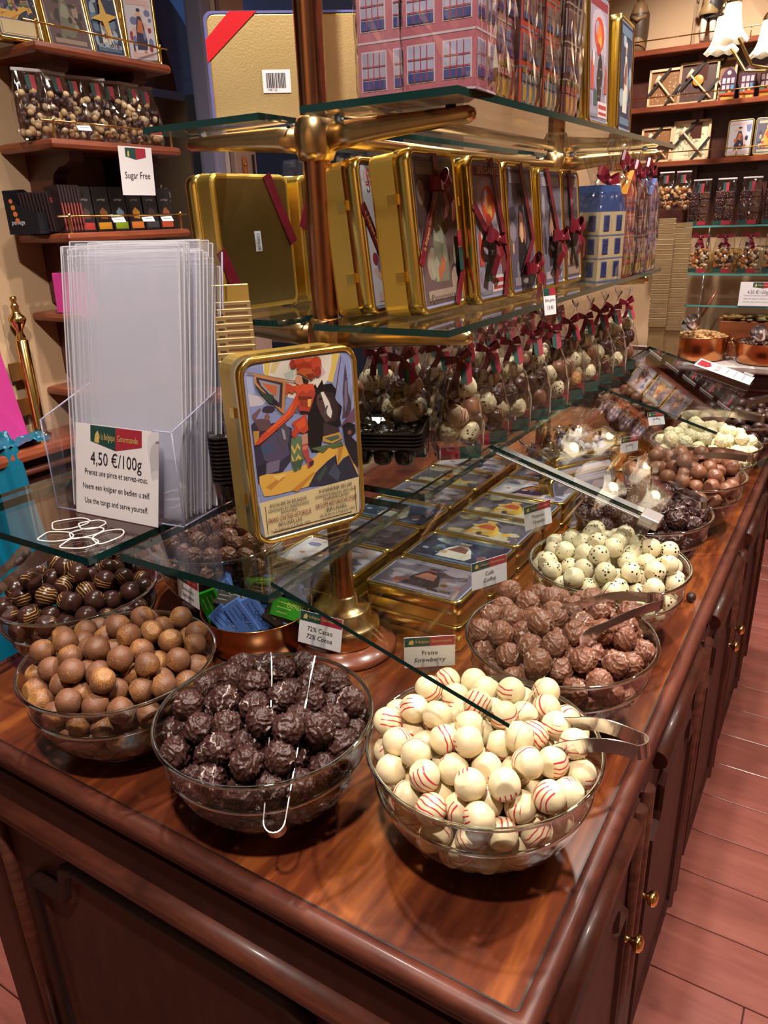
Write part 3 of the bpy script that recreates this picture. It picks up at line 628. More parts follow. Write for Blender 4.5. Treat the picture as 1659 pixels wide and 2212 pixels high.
# ------------------------------------------------------------------ gold tins
# the printed poster as flat ink shapes, (colour, outline in unit coordinates)
POSTER = [('7f88b2',[(0.004,1),(0.963,1),(1,0.253),(0,0.268)]),('9aa2c4',[(0.007,0.958),(0.089,0.951),(0.064,0.843),(0.01,0.853)]),('cfc6b8',[(0.167,1),(0.861,1),(0.808,0.888),(0.66,0.802),(0.473,0.773),(0.342,0.802),(0.206,0.886),(0.165,0.956)]),('b7b0b8',[(0.01,0.853),(0.188,0.807),(0.124,0.776),(0.012,0.78)]),('c4b07c',[(0.252,1),(0.328,1),(0.256,0.938),(0.22,0.946)]),('bf9fa4',[(0.52,0.995),(0.668,0.995),(0.739,0.899),(0.673,0.87),(0.584,0.923)]),('a8b4a8',[(0.341,0.931),(0.441,0.945),(0.43,0.896),(0.363,0.901)]),('c9ac58',[(0.177,1),(0.234,1),(0.207,0.931),(0.17,0.936)]),('c9ac58',[(0.814,1),(0.891,1),(0.853,0.936),(0.801,0.839),(0.752,0.849),(0.799,0.934)]),('6a3a3a',[(0.897,0.981),(0.905,0.98),(0.826,0.773),(0.816,0.774)]),('4a3c4c',[(0.936,0.941),(0.95,0.847),(0.951,0.765),(0.973,0.71),(0.967,0.663),(0.936,0.624),(0.871,0.616),(0.894,0.712),(0.892,0.771),(0.912,0.851)]),('6f6478',[(0.923,0.838),(0.943,0.836),(0.935,0.708),(0.904,0.651),(0.904,0.711)]),('6a4a5c',[(1,0.671),(1,0.591),(0.923,0.553),(0.842,0.571),(0.914,0.62)]),('2f2a40',[(0.007,0.679),(0.07,0.707),(0.138,0.667),(0.244,0.668),(0.372,0.62),(0.362,0.528),(0.332,0.43),(0.251,0.379),(0.024,0.335),(0.011,0.448),(0.011,0.593)]),('4b445e',[(0.075,0.558),(0.215,0.624),(0.311,0.568),(0.331,0.472),(0.182,0.429),(0.093,0.468)]),('3c4868',[(0.072,0.547),(0.191,0.557),(0.19,0.511),(0.081,0.499)]),('6a6078',[(0.108,0.449),(0.237,0.453),(0.213,0.39),(0.074,0.382)]),('20202e',[(0.011,0.448),(0.107,0.443),(0.085,0.345),(0.014,0.336)]),('3a2c3c',[(0.234,0.743),(0.219,0.732),(0.199,0.728),(0.171,0.728),(0.142,0.735),(0.119,0.743),(0.12,0.754),(0.13,0.763),(0.153,0.769),(0.18,0.768),(0.21,0.763),(0.228,0.756)]),('5a4248',[(0.032,0.705),(0.108,0.704),(0.18,0.685),(0.187,0.627),(0.074,0.639)]),('7a5650',[(0.181,0.705),(0.172,0.694),(0.16,0.689),(0.144,0.691),(0.134,0.7),(0.131,0.71),(0.14,0.721),(0.153,0.726),(0.167,0.725),(0.177,0.716)]),('6a5058',[(0.024,0.734),(0.102,0.764),(0.11,0.757),(0.05,0.704),(0.024,0.712)]),('a87c3c',[(0.018,0.644),(0.074,0.639),(0.058,0.571),(0.018,0.564)]),('4a4452',[(0.242,0.656),(0.303,0.665),(0.355,0.61),(0.323,0.532),(0.276,0.496),(0.233,0.57)]),('8a8494',[(0.275,0.63),(0.302,0.616),(0.31,0.562),(0.286,0.565)]),('5f5468',[(0.462,0.716),(0.451,0.704),(0.437,0.699),(0.419,0.701),(0.406,0.711),(0.402,0.722),(0.413,0.734),(0.428,0.739),(0.445,0.737),(0.457,0.728)]),('cfa046',[(0.03,0.381),(0.094,0.386),(0.19,0.375),(0.34,0.375),(0.487,0.395),(0.586,0.432),(0.659,0.484),(0.748,0.463),(0.784,0.483),(0.856,0.476),(0.9,0.422),(0.971,0.34),(1,0.254),(0.943,0.306),(0.915,0.39),(0.849,0.378),(0.789,0.342),(0.781,0.41),(0.691,0.384),(0.566,0.331),(0.479,0.255),(0.163,0.251),(0.055,0.258),(0.025,0.34)]),('b57a34',[(0.077,0.31),(0.236,0.357),(0.263,0.342),(0.121,0.287)]),('b57a34',[(0.315,0.257),(0.536,0.334),(0.566,0.331),(0.373,0.238)]),('b8843a',[(0.81,0.456),(0.862,0.45),(0.829,0.387),(0.79,0.348)]),('dcb662',[(0.149,0.367),(0.287,0.363),(0.201,0.331)]),('2a2a3c',[(0.479,0.255),(0.566,0.331),(0.691,0.384),(0.78,0.404),(0.789,0.342),(0.848,0.372),(0.915,0.39),(0.965,0.303),(1,0.241),(0.779,0.231)]),('454a5c',[(0.687,0.304),(0.761,0.364),(0.813,0.296),(0.782,0.244)]),('38433e',[(0.558,0.289),(0.666,0.362),(0.682,0.336),(0.595,0.266)]),('5a6e54',[(0.36,0.563),(0.45,0.566),(0.455,0.512),(0.454,0.458),(0.469,0.433),(0.409,0.367),(0.348,0.362),(0.334,0.442),(0.343,0.506)]),('c9a44a',[(0.355,0.528),(0.379,0.487),(0.411,0.528),(0.435,0.499),(0.431,0.482),(0.406,0.505),(0.374,0.464),(0.35,0.505)]),('c9a44a',[(0.345,0.47),(0.37,0.423),(0.409,0.463),(0.438,0.433),(0.435,0.416),(0.404,0.44),(0.366,0.399),(0.342,0.447)]),('3d5040',[(0.335,0.424),(0.453,0.429),(0.419,0.366),(0.393,0.387),(0.372,0.356),(0.348,0.386)]),('151214',[(0.594,0.825),(0.628,0.848),(0.643,0.821),(0.697,0.865),(0.707,0.836),(0.788,0.835),(0.831,0.793),(0.807,0.743),(0.874,0.69),(0.847,0.627),(0.855,0.584),(0.764,0.545),(0.658,0.532),(0.625,0.446),(0.54,0.458),(0.51,0.512),(0.512,0.595),(0.54,0.686),(0.579,0.752),(0.577,0.792)]),('2c2226',[(0.71,0.798),(0.798,0.779),(0.843,0.687),(0.808,0.613),(0.734,0.608)]),('4a3634',[(0.635,0.781),(0.7,0.799),(0.76,0.741),(0.781,0.663),(0.764,0.629),(0.704,0.611),(0.655,0.675),(0.626,0.736)]),('d2c8c2',[(0.673,0.795),(0.701,0.796),(0.75,0.731),(0.773,0.67),(0.755,0.633),(0.723,0.657),(0.697,0.735)]),('0c0a0c',[(0.681,0.754),(0.676,0.75),(0.669,0.749),(0.661,0.75),(0.654,0.753),(0.652,0.757),(0.657,0.761),(0.664,0.762),(0.672,0.761),(0.678,0.758)]),('46464c',[(0.718,0.71),(0.739,0.714),(0.703,0.659),(0.677,0.655)]),('3a2c30',[(0.675,0.62),(0.835,0.562),(0.821,0.516),(0.668,0.531)]),('b58a3c',[(0.658,0.535),(0.831,0.542),(0.855,0.5),(0.752,0.483),(0.663,0.505)]),('4a5a50',[(0.677,0.524),(0.818,0.528),(0.83,0.506),(0.744,0.496)]),('4e5f40',[(0.534,0.48),(0.847,0.483),(0.863,0.456),(0.756,0.45),(0.718,0.466),(0.65,0.437),(0.592,0.461)]),('231d26',[(0.864,0.574),(0.93,0.589),(0.994,0.565),(0.998,0.522),(0.946,0.503),(1,0.46),(1,0.298),(0.95,0.342),(0.908,0.409),(0.877,0.473)]),('7a4a3c',[(0.956,0.526),(0.948,0.517),(0.938,0.514),(0.925,0.516),(0.916,0.522),(0.913,0.53),(0.92,0.539),(0.931,0.542),(0.943,0.541),(0.952,0.534)]),('16121a',[(0.864,0.577),(0.925,0.592),(1,0.567),(0.944,0.551)]),('a3392a',[(0.463,0.842),(0.608,0.847),(0.623,0.794),(0.573,0.723),(0.54,0.686),(0.458,0.696),(0.444,0.752),(0.439,0.799)]),('6a2a20',[(0.453,0.795),(0.586,0.779),(0.576,0.755),(0.448,0.772)]),('8a3024',[(0.472,0.764),(0.569,0.75),(0.553,0.722),(0.471,0.736)]),('d0a050',[(0.542,0.767),(0.58,0.766),(0.563,0.724),(0.539,0.726)]),('1e1414',[(0.46,0.711),(0.548,0.697),(0.536,0.686),(0.458,0.696)]),('c04a2c',[(0.411,0.852),(0.491,0.86),(0.609,0.85),(0.62,0.806),(0.572,0.819),(0.539,0.801),(0.503,0.822),(0.46,0.805),(0.426,0.828)]),('b5482c',[(0.359,0.879),(0.44,0.847),(0.413,0.812),(0.367,0.828),(0.351,0.798),(0.336,0.842)]),('b8452a',[(0.454,0.82),(0.392,0.763),(0.323,0.712),(0.215,0.665),(0.087,0.614),(0.013,0.562),(0.062,0.565),(0.162,0.601),(0.279,0.647),(0.392,0.694),(0.454,0.751)]),('d05a34',[(0.415,0.778),(0.343,0.716),(0.235,0.669),(0.14,0.632),(0.146,0.62),(0.262,0.66),(0.371,0.707)]),('ad3f28',[(0.373,0.649),(0.516,0.688),(0.527,0.593),(0.482,0.574),(0.436,0.591),(0.389,0.557),(0.359,0.581),(0.393,0.624)]),('c9512e',[(0.406,0.64),(0.502,0.672),(0.502,0.619),(0.438,0.602)]),('b08070',[(0.457,0.571),(0.515,0.574),(0.512,0.512),(0.478,0.501),(0.449,0.51)]),('9c4440',[(0.45,0.512),(0.506,0.515),(0.514,0.428),(0.555,0.405),(0.543,0.381),(0.491,0.367),(0.484,0.407),(0.449,0.459)]),('c06a5c',[(0.453,0.503),(0.504,0.506),(0.504,0.483),(0.453,0.479)]),('3a2430',[(0.509,0.404),(0.555,0.405),(0.543,0.381),(0.503,0.375)]),('c48a6c',[(0.442,0.895),(0.463,0.913),(0.514,0.895),(0.516,0.86),(0.48,0.853),(0.448,0.866),(0.437,0.881)]),('2c1a16',[(0.505,0.901),(0.569,0.873),(0.551,0.852),(0.512,0.864)]),('8f2f20',[(0.462,0.974),(0.458,0.962),(0.443,0.952),(0.428,0.953),(0.413,0.954),(0.403,0.967),(0.403,0.979),(0.41,0.992),(0.421,1),(0.438,1),(0.452,0.998),(0.464,0.988)]),('b5432a',[(0.555,0.984),(0.552,0.97),(0.524,0.963),(0.498,0.962),(0.47,0.968),(0.453,0.978),(0.449,0.992),(0.456,1),(0.482,1),(0.509,1),(0.534,1),(0.553,0.998)]),('a83a24',[(0.655,0.96),(0.646,0.945),(0.621,0.932),(0.595,0.928),(0.565,0.928),(0.539,0.938),(0.528,0.951),(0.519,0.97),(0.53,0.988),(0.557,0.998),(0.581,1),(0.609,0.999),(0.632,0.992),(0.647,0.979)]),('b5432a',[(0.701,0.956),(0.688,0.935),(0.665,0.921),(0.643,0.919),(0.621,0.919),(0.605,0.942),(0.604,0.964),(0.612,0.987),(0.635,1),(0.659,1),(0.682,0.995),(0.699,0.977)]),('983220',[(0.614,0.946),(0.597,0.936),(0.572,0.928),(0.526,0.93),(0.484,0.938),(0.464,0.945),(0.458,0.958),(0.456,0.971),(0.498,0.974),(0.535,0.975),(0.577,0.967),(0.599,0.959)]),('8f2f20',[(0.693,0.911),(0.684,0.896),(0.662,0.885),(0.641,0.887),(0.623,0.9),(0.623,0.917),(0.633,0.933),(0.651,0.942),(0.674,0.941),(0.69,0.93)]),('c85a34',[(0.615,0.988),(0.606,0.978),(0.587,0.974),(0.563,0.976),(0.547,0.983),(0.541,0.994),(0.55,1),(0.568,1),(0.592,1),(0.612,0.998)]),('b0522c',[(0.449,0.928),(0.52,0.948),(0.596,0.936),(0.634,0.902),(0.603,0.873),(0.539,0.898),(0.484,0.92)]),('7a2a1c',[(0.541,0.909),(0.621,0.909),(0.626,0.885),(0.583,0.872)]),('8a6a58',[(0.008,0.964),(0.028,0.969),(0.442,0.882),(0.44,0.875)]),('b07a4c',[(0.078,0.955),(0.356,0.89),(0.31,0.707),(0.281,0.724),(0.179,0.807),(0.105,0.859),(0.074,0.908)]),('3a2a34',[(0.093,0.935),(0.325,0.882),(0.291,0.738),(0.208,0.81),(0.127,0.871),(0.093,0.907)]),('8c8a94',[(0.114,0.919),(0.299,0.874),(0.273,0.776),(0.194,0.834),(0.13,0.884)]),('b5623c',[(0.134,0.901),(0.269,0.869),(0.252,0.812),(0.189,0.851)]),('2f3f36',[(0.07,0.903),(0.14,0.847),(0.226,0.824),(0.257,0.769),(0.183,0.785),(0.112,0.847)]),('1e2430',[(0.208,0.808),(0.251,0.787),(0.272,0.751),(0.219,0.773)]),('cdb98c',[(0,0.227),(1,0.243),(1,0),(0,0)])]
def art_cortege(m, w, h, y):
    """poster: rider in red on a black horse, yellow cloth, cream caption panel"""
    m.poly([(-w/2, y, 0), (w/2, y, 0), (w/2, y, h), (-w/2, y, h)], '#7f88b2')
    for k, (col, pts) in enumerate(POSTER): m.poly([(-w/2+px*w, y-.000016*(k+1), pz*h) for px, pz in pts], '#'+col)
    for a in (.05, .95): m.box((-w/2+a*w, y-.0016, .115*h), (.0007, .0003, .17*h), '#4a3a2c')
    m.box((0, y-.0016, .032*h), (w*.8, .0003, .0006), '#4a3a2c')
def art_generic(m, w, h, y, pal, seed, head=True):
    """printed picture: ground, standing figure, ornament, caption bands"""
    g = random.Random(seed); k = [0]
    def P(col, pts): k[0] += 1; yy = y-.000016*k[0]; m.poly([(-w/2+px*w, yy, pz*h) for px, pz in pts], col)
    def blob(col, cx, cz, rx, rz, n=12, j=.12): P(col, [(cx+rx*(1+g.uniform(-j, j))*math.cos(2*PI*i/n), cz+rz*(1+g.uniform(-j, j))*math.sin(2*PI*i/n)) for i in range(n)])
    P(pal[0], [(0, 0), (1, 0), (1, 1), (0, 1)])
    for i in range(10): blob(g.choice(pal[1:3]), g.uniform(.12, .88), g.uniform(.15, .9), g.uniform(.05, .16), g.uniform(.03, .12))
    P(pal[3], [(.30, .16), (.66, .16), (.70, .30), (.62, .58), (.55, .70), (.42, .70), (.34, .50)])
    P(pal[4], [(.36, .45), (.60, .42), (.58, .62), (.45, .66)]); blob(pal[5], .49, .755, .06, .05, 12, .03); blob(pal[3], .49, .80, .075, .03)
    for i in range(7): blob(g.choice(pal[2:]), g.uniform(.1, .9), g.uniform(.1, .5), g.uniform(.03, .07), g.uniform(.03, .09))
    if head: P(pal[1], [(.08, .88), (.92, .88), (.92, .96), (.08, .96)])
    P(pal[1], [(.1, .04), (.9, .04), (.9, .11), (.1, .11)])
def art_arch(m, w, h, y, seed=0):
    """ornamental poster: scarlet arch with a fan, dark figure with hearts"""
    k = [0]
    def P(col, pts): k[0] += 1; yy = y-.000016*k[0]; m.poly([(-w/2+px*w, yy, pz*h) for px, pz in pts], col)
    def blob(col, cx, cz, rx, rz, n=16): P(col, [(cx+rx*math.cos(2*PI*i/n), cz+rz*math.sin(2*PI*i/n)) for i in range(n)])
    P('#8f8493', [(0, 0), (1, 0), (1, 1), (0, 1)]); P('#7c2f35', [(.05, .90), (.95, .90), (.95, .97), (.05, .97)])
    P('#a99aa6', [(.12, .55), (.88, .55), (.88, .78), (.78, .86), (.5, .90), (.22, .86), (.12, .78)])
    for i in range(6): blob('#7f7287', .08+.17*i, .16+.1*(i % 3), .05, .05); blob('#b9adb6', .9-.03*i, .2+.11*i, .03, .05)
    blob('#b9452e', .5, .70, .26, .135); blob('#8a8fb0', .40, .74, .10, .06); blob('#c9713c', .5, .70, .13, .08); blob('#c9a04a', .55, .64, .07, .05); blob('#a33328', .48, .58, .10, .05)
    P('#2a2326', [(.42, .16), (.50, .10), (.58, .16), (.70, .38), (.66, .50), (.56, .56), (.46, .48), (.38, .34)])
    for i in range(9): blob('#b08a4a', .46+.055*(i % 4), .20+.075*(i//2), .013, .010, 6)
    P('#b5483a', [(.06, .24), (.20, .24), (.22, .46), (.14, .52), (.07, .46)]); P('#a8493a', [(.80, .24), (.94, .24), (.92, .44), (.84, .48)]); blob('#c9c0bd', .20, .5, .05, .07); P('#39524e', [(.22, .12), (.40, .12), (.38, .24), (.24, .26)])
    P('#c9bcb9', [(.44, .03), (.95, .03), (.95, .16), (.44, .16)]); P('#a33c40', [(.48, .10), (.92, .10), (.92, .135), (.48, .135)]); P('#a33c40', [(.48, .05), (.92, .05), (.92, .075), (.48, .075)]); P('#76757f', [(.05, .02), (.42, .02), (.42, .05), (.05, .05)])
PALS = {'bottle': ['#5a5160', '#857b86', '#3a2f38', '#241a20', '#8f5a48', '#6e3b34', '#c9a27a'], 'salon': ['#c7bfc4', '#c9a9a4', '#6a6f96', '#2a2744', '#b56a3c', '#caa284', '#8d2f38'],
        'old': ['#5f4a48', '#94806f', '#3a2e30', '#6d6a5a', '#8c8a76', '#b08a6a', '#a35a3c'], 'street': ['#6d6674', '#a3949a', '#544450', '#3a3038', '#b07a58', '#caa88a', '#8d6f6a'],
        'night': ['#24304a', '#5a7086', '#8fa0aa', '#c9c2b4', '#7a4a44', '#b08e74', '#3d4a42'], 'yellow': ['#57525e', '#b4a98a', '#3a3440', '#caa03c', '#b5502c', '#c9a27a', '#cdb98c']}
def loops_xz(w, h, r, ins, y, n=5): return [(p[0], y, h/2+p[1]) for p in rrect(w-2*ins, h-2*ins, max(r-ins, .001), n)]
def tin(w, h, d, art, r=.016, name='tin', **kw):
    """gold tin, picture towards -Y, base on z=0, body behind; returns list of (part name, mesh, parent index)"""
    body = MB().loft([loops_xz(w, h, r, i, y) for i, y in ((.004, d), (.001, d-.001), (0, d-.004), (0, d*.42), (0, .018))], 'gold', smooth=False)
    lid = MB().loft([loops_xz(w, h, r, i, y) for i, y in ((.0, .024), (-.0016, .0235), (-.0016, .005), (-.0005, .0015), (.0018, 0), (.0045, .0005), (.0058, .0022))], 'gold_bead', cap=False, smooth=True)
    pw, ph = w-.0118, h-.0118; pic = MB()
    L = [(p[0], .0021, h/2+p[1]) for p in rrect(pw, ph, r*.6, 5)]; pic.poly(list(reversed(L)), '#8f93b4')
    m = MB(); art(m, pw*.985, ph*.985, 0)
    for v, in zip(m.v): pass
    # lift the print onto the lid and round its corners off by clipping the points
    pts = []
    for (x, y, z) in m.v:
        zz = z-ph*.4925; ax, az = pw*.4925-r*.5, ph*.4925-r*.5; dx, dz = abs(x)-ax, abs(zz)-az
        if dx > 0 and dz > 0 and math.hypot(dx, dz) > r*.5:
            kk = r*.5/math.hypot(dx, dz); x = math.copysign(ax+dx*kk, x); zz = math.copysign(az+dz*kk, zz)
        pts.append((x, y+.0019, zz+h/2))
    m.v = pts
    hinge = MB().box((-w/2-.0012, .030, h*.72), (.003, .012, .012), 'gold_bead'); hinge2 = MB().box((-w/2-.0012, .030, h*.25), (.003, .012, .012), 'gold_bead')
    base = MB().poly([(p[0], d+.0003, h/2+p[1]) for p in rrect(w-.014, h-.014, r-.006, 5)], 'gold_back')
    return [('body', body.mesh('tin_body'), None), ('lid', lid.mesh('tin_lid'), None), ('picture', m.mesh('tin_picture'), 'lid'), ('backing', pic.mesh('tin_backing'), 'lid'), ('hinge', hinge.mesh('tin_hinge'), 'body'), ('hinge.001', hinge2.mesh('tin_hinge'), 'body'), ('base_plate', base.mesh('tin_base'), 'body')]
def put_tin(parts, label, loc, yaw, lean=0, flat=False, group=None, d=.06, name='gold_tin', skip=(), rotx=None):
    o = thing(name, label, 'tin', loc, (rotx if rotx is not None else -lean, 0, yaw), group); P = {}
    if lean and not flat: o.location.z += d*math.sin(lean)
    for n, me, par in parts:
        if n in skip: continue
        P[n] = place(n.split('.')[0], me, P[par] if par else o)
    return o
# the poster tin standing on the low shelf
W0, H0, D0 = .155, .226, .064
TIN_POSTER = tin(W0, H0, D0, art_cortege, .020)
yaw = R(65.5); u = Vector((math.cos(yaw), math.sin(yaw), 0))
mid = (Vector((-.576, .625, 0))+Vector((-.513, .766, 0)))/2
pt = put_tin(TIN_POSTER, 'gold tin with the 1930 procession poster, rider in red on a black horse', (mid.x, mid.y, T+S_LOW), yaw, R(1.5), d=D0)
lid = [c for c in pt.children if c.name.startswith('lid')][0]
for s_, x, z, sz, wd, mt in (('ROYAUME DE BELGIQUE', -.034, .0485, .0062, .052, 'ink'), ("CENTENAIRE DE L'INDÉPENDANCE", -.034, .0425, .005, .058, 'ink'), ('NATIONALE', -.034, .0375, .005, .024, 'ink'),
    ('GRAND CORTÈGE HISTORIQUE', -.034, .0300, .0088, .062, '#7a2c2c'), ('BRUXELLES', -.034, .0225, .0062, .034, 'ink'), ('le 23 Juillet et le 3 Août 1930', -.034, .0165, .0044, .056, 'ink'),
    ('KONINKRIJK BELGIË', .036, .0520, .0062, .050, 'ink'), ("HONDERDSTE VERJARING VAN'S LANDS", .036, .0455, .005, .062, 'ink'), ('ONAFHANKELIJKHEID', .036, .0405, .005, .040, 'ink'),
    ('GROOTE HISTORISCHE STOET', .036, .0330, .0088, .064, '#7a2c2c'), ('BRUSSEL', .036, .0255, .0062, .032, 'ink'), ('Op 23 Juli en 3 Augustus 1930', .036, .0195, .0044, .054, 'ink')):
    text(s_, lid, (x*.96, -.0004, z), UP, sz, mt, wd*.96)

# flat tins stacked two high on the counter under the guard
FW, FH, FD = .174, .116, .045
def A(pal, seed, head=True): return lambda m, w, h, y: art_generic(m, w, h, y, PALS[pal], seed, head)
FLAT = [tin(FW, FH, FD, A(p, s), .012) for p, s in (('street', 1), ('bottle', 2), ('yellow', 3), ('night', 4), ('salon', 5))]
rows = [.925+.1205*k for k in range(7)]
names = ['nearest the brass pole', 'second', 'third', 'fourth', 'fifth', 'sixth', 'seventh']
for c, (x, side) in enumerate(((-.541, 'right column'), (-.738, 'left column'))):
    for j, y in enumerate(rows):
        for lay in (0, 1):
            if lay == 0 and not (c == 0 or j == 0): continue
            if c == 1 and j > 5: continue
            kind = FLAT[(j*2+c*3+lay) % 5] if not (c == 0 and j == 2) else FLAT[2]
            put_tin(kind, 'flat gold picture tin, %s of the %s, %s layer' % (names[j]+' from the brass pole' if j else names[0], side, 'upper' if lay else 'lower'),
                    (x, y, T+FD*(lay+1)+.0004*(lay+1)), 0, flat=True, rotx=R(-90), group='flat gold tins stacked on the counter')

# ------------------------------------------------------------------ ribbons and bows
def bow_mesh(s=1.0, seed=0, wid=.0062):
    g = random.Random(seed); m = MB()
    for sd in (-1, 1):
        up_ = g.uniform(.15, .55); ln_ = g.uniform(.0095, .0125); pts, ws = [], []
        for k in range(13):
            a = 2*PI*k/12; r_ = ln_*(1-math.cos(a))
            pts.append((sd*r_, -.005-.0065*math.sin(a)*(1 if k < 7 else .8), r_*up_)); ws.append(.0030+(wid*1.25-.0030)*(1-math.cos(a))/2)
        m.tube(pts, ws, flat=.0003, mat='ribbon', wide=(-sd*.35, 0, 1))
        e = (sd*g.uniform(.008, .020), -.006, -g.uniform(.030, .046)); q = (sd*g.uniform(.003, .010), -.011, -.018)
        m.tube([(0, -.006, 0), q, e], [wid*.55, wid*.9, wid], flat=.0003, mat='ribbon', up=(0, 1, 0))
    m.sphere((0, -.008, 0), .0050, 'ribbon', 8, 6, (1, .8, 1.15))
    m.v = [(x*s, y*s, z*s) for x, y, z in m.v]
    return m.mesh('bow')
BOWS = [bow_mesh(1, k) for k in range(4)]
def ribbon_on(tinobj, w, h, pts, bow_at=None, bs=1.0, wid=.006, seed=0, words=True, y=-.0016):
    """flat ribbon laid across a tin's face through (x, z) points, optional bow"""
    r = MB().tube([(x, y, z) for x, z in pts], wid, flat=.0004, mat='ribbon', up=(0, 1, 0)).build('ribbon', None, tinobj)
    if words:
        for (xa, za), (xb, zb) in zip(pts[:-1], pts[1:]):
            L = math.hypot(xb-xa, zb-za)
            if L > .05:
                a = math.atan2(zb-za, xb-xa)
                if a > PI/2: a -= PI
                if a < -PI/2: a += PI
                text('la Belgique Gourmande', r, ((xa+xb)/2, y-.0006, (za+zb)/2), (R(90), -a, 0), .0085, 'goldink', min(L*.85, .072))
    if bow_at: place('bow', BOWS[seed % 4], tinobj, (bow_at[0], y-.001, bow_at[1]), (0, R(random.uniform(-25, 25)), 0), bs)
    return r

# ------------------------------------------------------------------ tins on the middle shelf
MD = .060
def put_mid(art, w, h, x, y, yaw, lean, label, r=.014):
    parts = tin(w, h, MD, art, r)
    # x, y: bottom corner of the face nearest the viewer
    u = Vector((math.cos(yaw), math.sin(yaw), 0)); c = Vector((x, y, 0))+u*w/2
    return put_tin(parts, label, (c.x, c.y, T+S_MID), yaw, lean, d=MD, group='ribboned gold tins on the middle shelf'), w, h
ln = R(6)
t1, w, h = put_mid(A('salon', 11), .125, .190, -.542, .853, R(90), ln, 'gold tin with pale picture, behind the others next to the brass pole')
ribbon_on(t1, w, h, [(-.063, .135), (-.02, .055), (.01, .01)], (-.015, .058), 1.15, seed=1)
t2, w, h = put_mid(A('old', 12), .126, .196, -.472, .863, R(91), ln, 'gold tin with dark sepia picture and bow near its top edge')
ribbon_on(t2, w, h, [(.0, .192), (.0, .155), (-.063, .06)], (.0, .150), 1.1, seed=2); ribbon_on(t2, w, h, [(.063, .06), (.03, .004)], seed=1, words=False)
lab = MB().box((.05, -.003, .062), (.012, .0006, .03), 'green').box((.05, -.0031, .088), (.012, .0006, .02), 'red').build('sticker', None, t2)
t3, w, h = put_mid(art_arch, .100, .192, -.455, .992, R(88), ln, 'gold tin with scarlet arch poster, bow across its middle')
ribbon_on(t3, w, h, [(.01, .19), (.048, .06), (.03, .004)], None, words=False); ribbon_on(t3, w, h, [(-.05, .13), (-.005, .085)], (-.002, .082), 1.2, seed=3, words=False)
t4, w, h = put_mid(A('bottle', 14), .100, .188, -.450, 1.098, R(88), ln, 'gold tin with a dark bottle-like figure, bow low on its face')
ribbon_on(t4, w, h, [(.0, .187), (.035, .08), (-.01, .03)], (.02, .035), 1.2, seed=0, words=False)
t5, w, h = put_mid(A('street', 15), .100, .185, -.448, 1.226, R(88), ln, 'gold tin with street scene, first of the two with dangling bows')
ribbon_on(t5, w, h, [(-.02, .184), (.02, .08), (.0, .004)], (.01, .075), 1.2, seed=1, words=False)
t6, w, h = put_mid(A('old', 16), .080, .185, -.448, 1.336, R(88), ln, 'narrow gold tin half hidden beside the blue-roofed box')
ribbon_on(t6, w, h, [(-.01, .184), (.0, .06)], (.0, .085), 1.2, seed=2, words=False)
text('Salon', [c for c in t1.children if c.name.startswith('lid')][0], (-.025, -.0012, .165), UP, .030, '#a8343c', .045, .25)
text('Vieux Bruxelles', [c for c in t2.children if c.name.startswith('lid')][0], (0, -.0012, .180), UP, .018, '#1c1616', .100)
text('Passementerie', [c for c in t2.children if c.name.startswith('lid')][0], (0, -.0012, .018), UP, .011, '#1c1616', .085)
text('SPÉCIALITÉS', [c for c in t3.children if c.name.startswith('lid')][0], (0, -.0024, .173), UP, .011, '#d8c9b0', .070)
# shelf price tag hanging at the shelf edge
pc = thing('price_tag', 'small white price tag clipped to the middle shelf edge', 'price tag', (-.396, 1.105, T+S_MID+.008), (R(-8), 0, R(70)))
MB().box((0, 0, -.008), (.026, .0006, .038), 'card').build('card', None, pc); MB().box((-.0065, -.0005, .006), (.013, .0003, .010), 'green').box((.0065, -.0005, .006), (.013, .0003, .010), 'red').build('banner', None, pc)
text('Boîte garnie', pc, (0, -.0006, -.006), UP, .006, 'ink', .021); text('13,90', pc, (0, -.0006, -.017), UP, .008, 'ink', .013)

# middle shelf left: gold tins seen from behind
MT = tin(.150, .186, .055, A('street', 21), .014)
a1 = put_tin(MT, 'gold tin seen from behind with white date sticker, left of the brass pole', (0, 0, 0), 0); a1.rotation_euler = (R(2), 0, R(264)); a1.location = (-.822, .905, T+S_MID+.001)
MB().box((-.0, .0560, .095), (.012, .0006, .028), '#dcdce6').build('date_sticker', None, a1); text('12/09/18', a1, (-.0, .0567, .095), (R(90), R(90), R(180)), .008, '#555560', .022)
ribbon_on(a1, .15, .19, [(-.030, .185), (-.074, .09)], y=.0562, wid=.008); ribbon_on(a1, .15, .19, [(.074, .085), (.04, .004)], y=.0562, wid=.009, words=False)
a2 = put_tin(MT, 'second gold tin seen from behind, mostly hidden by the brass pole', (0, 0, 0), 0); a2.rotation_euler = (R(2), 0, R(264)); a2.location = (-.800, 1.070, T+S_MID+.001)
MB().box((.045, .0560, .085), (.026, .0006, .012), '#dcdce6').build('date_sticker', None, a2)
ribbon_on(a2, .15, .19, [(.04, .185), (.074, .11)], y=.0562, wid=.008, words=False)
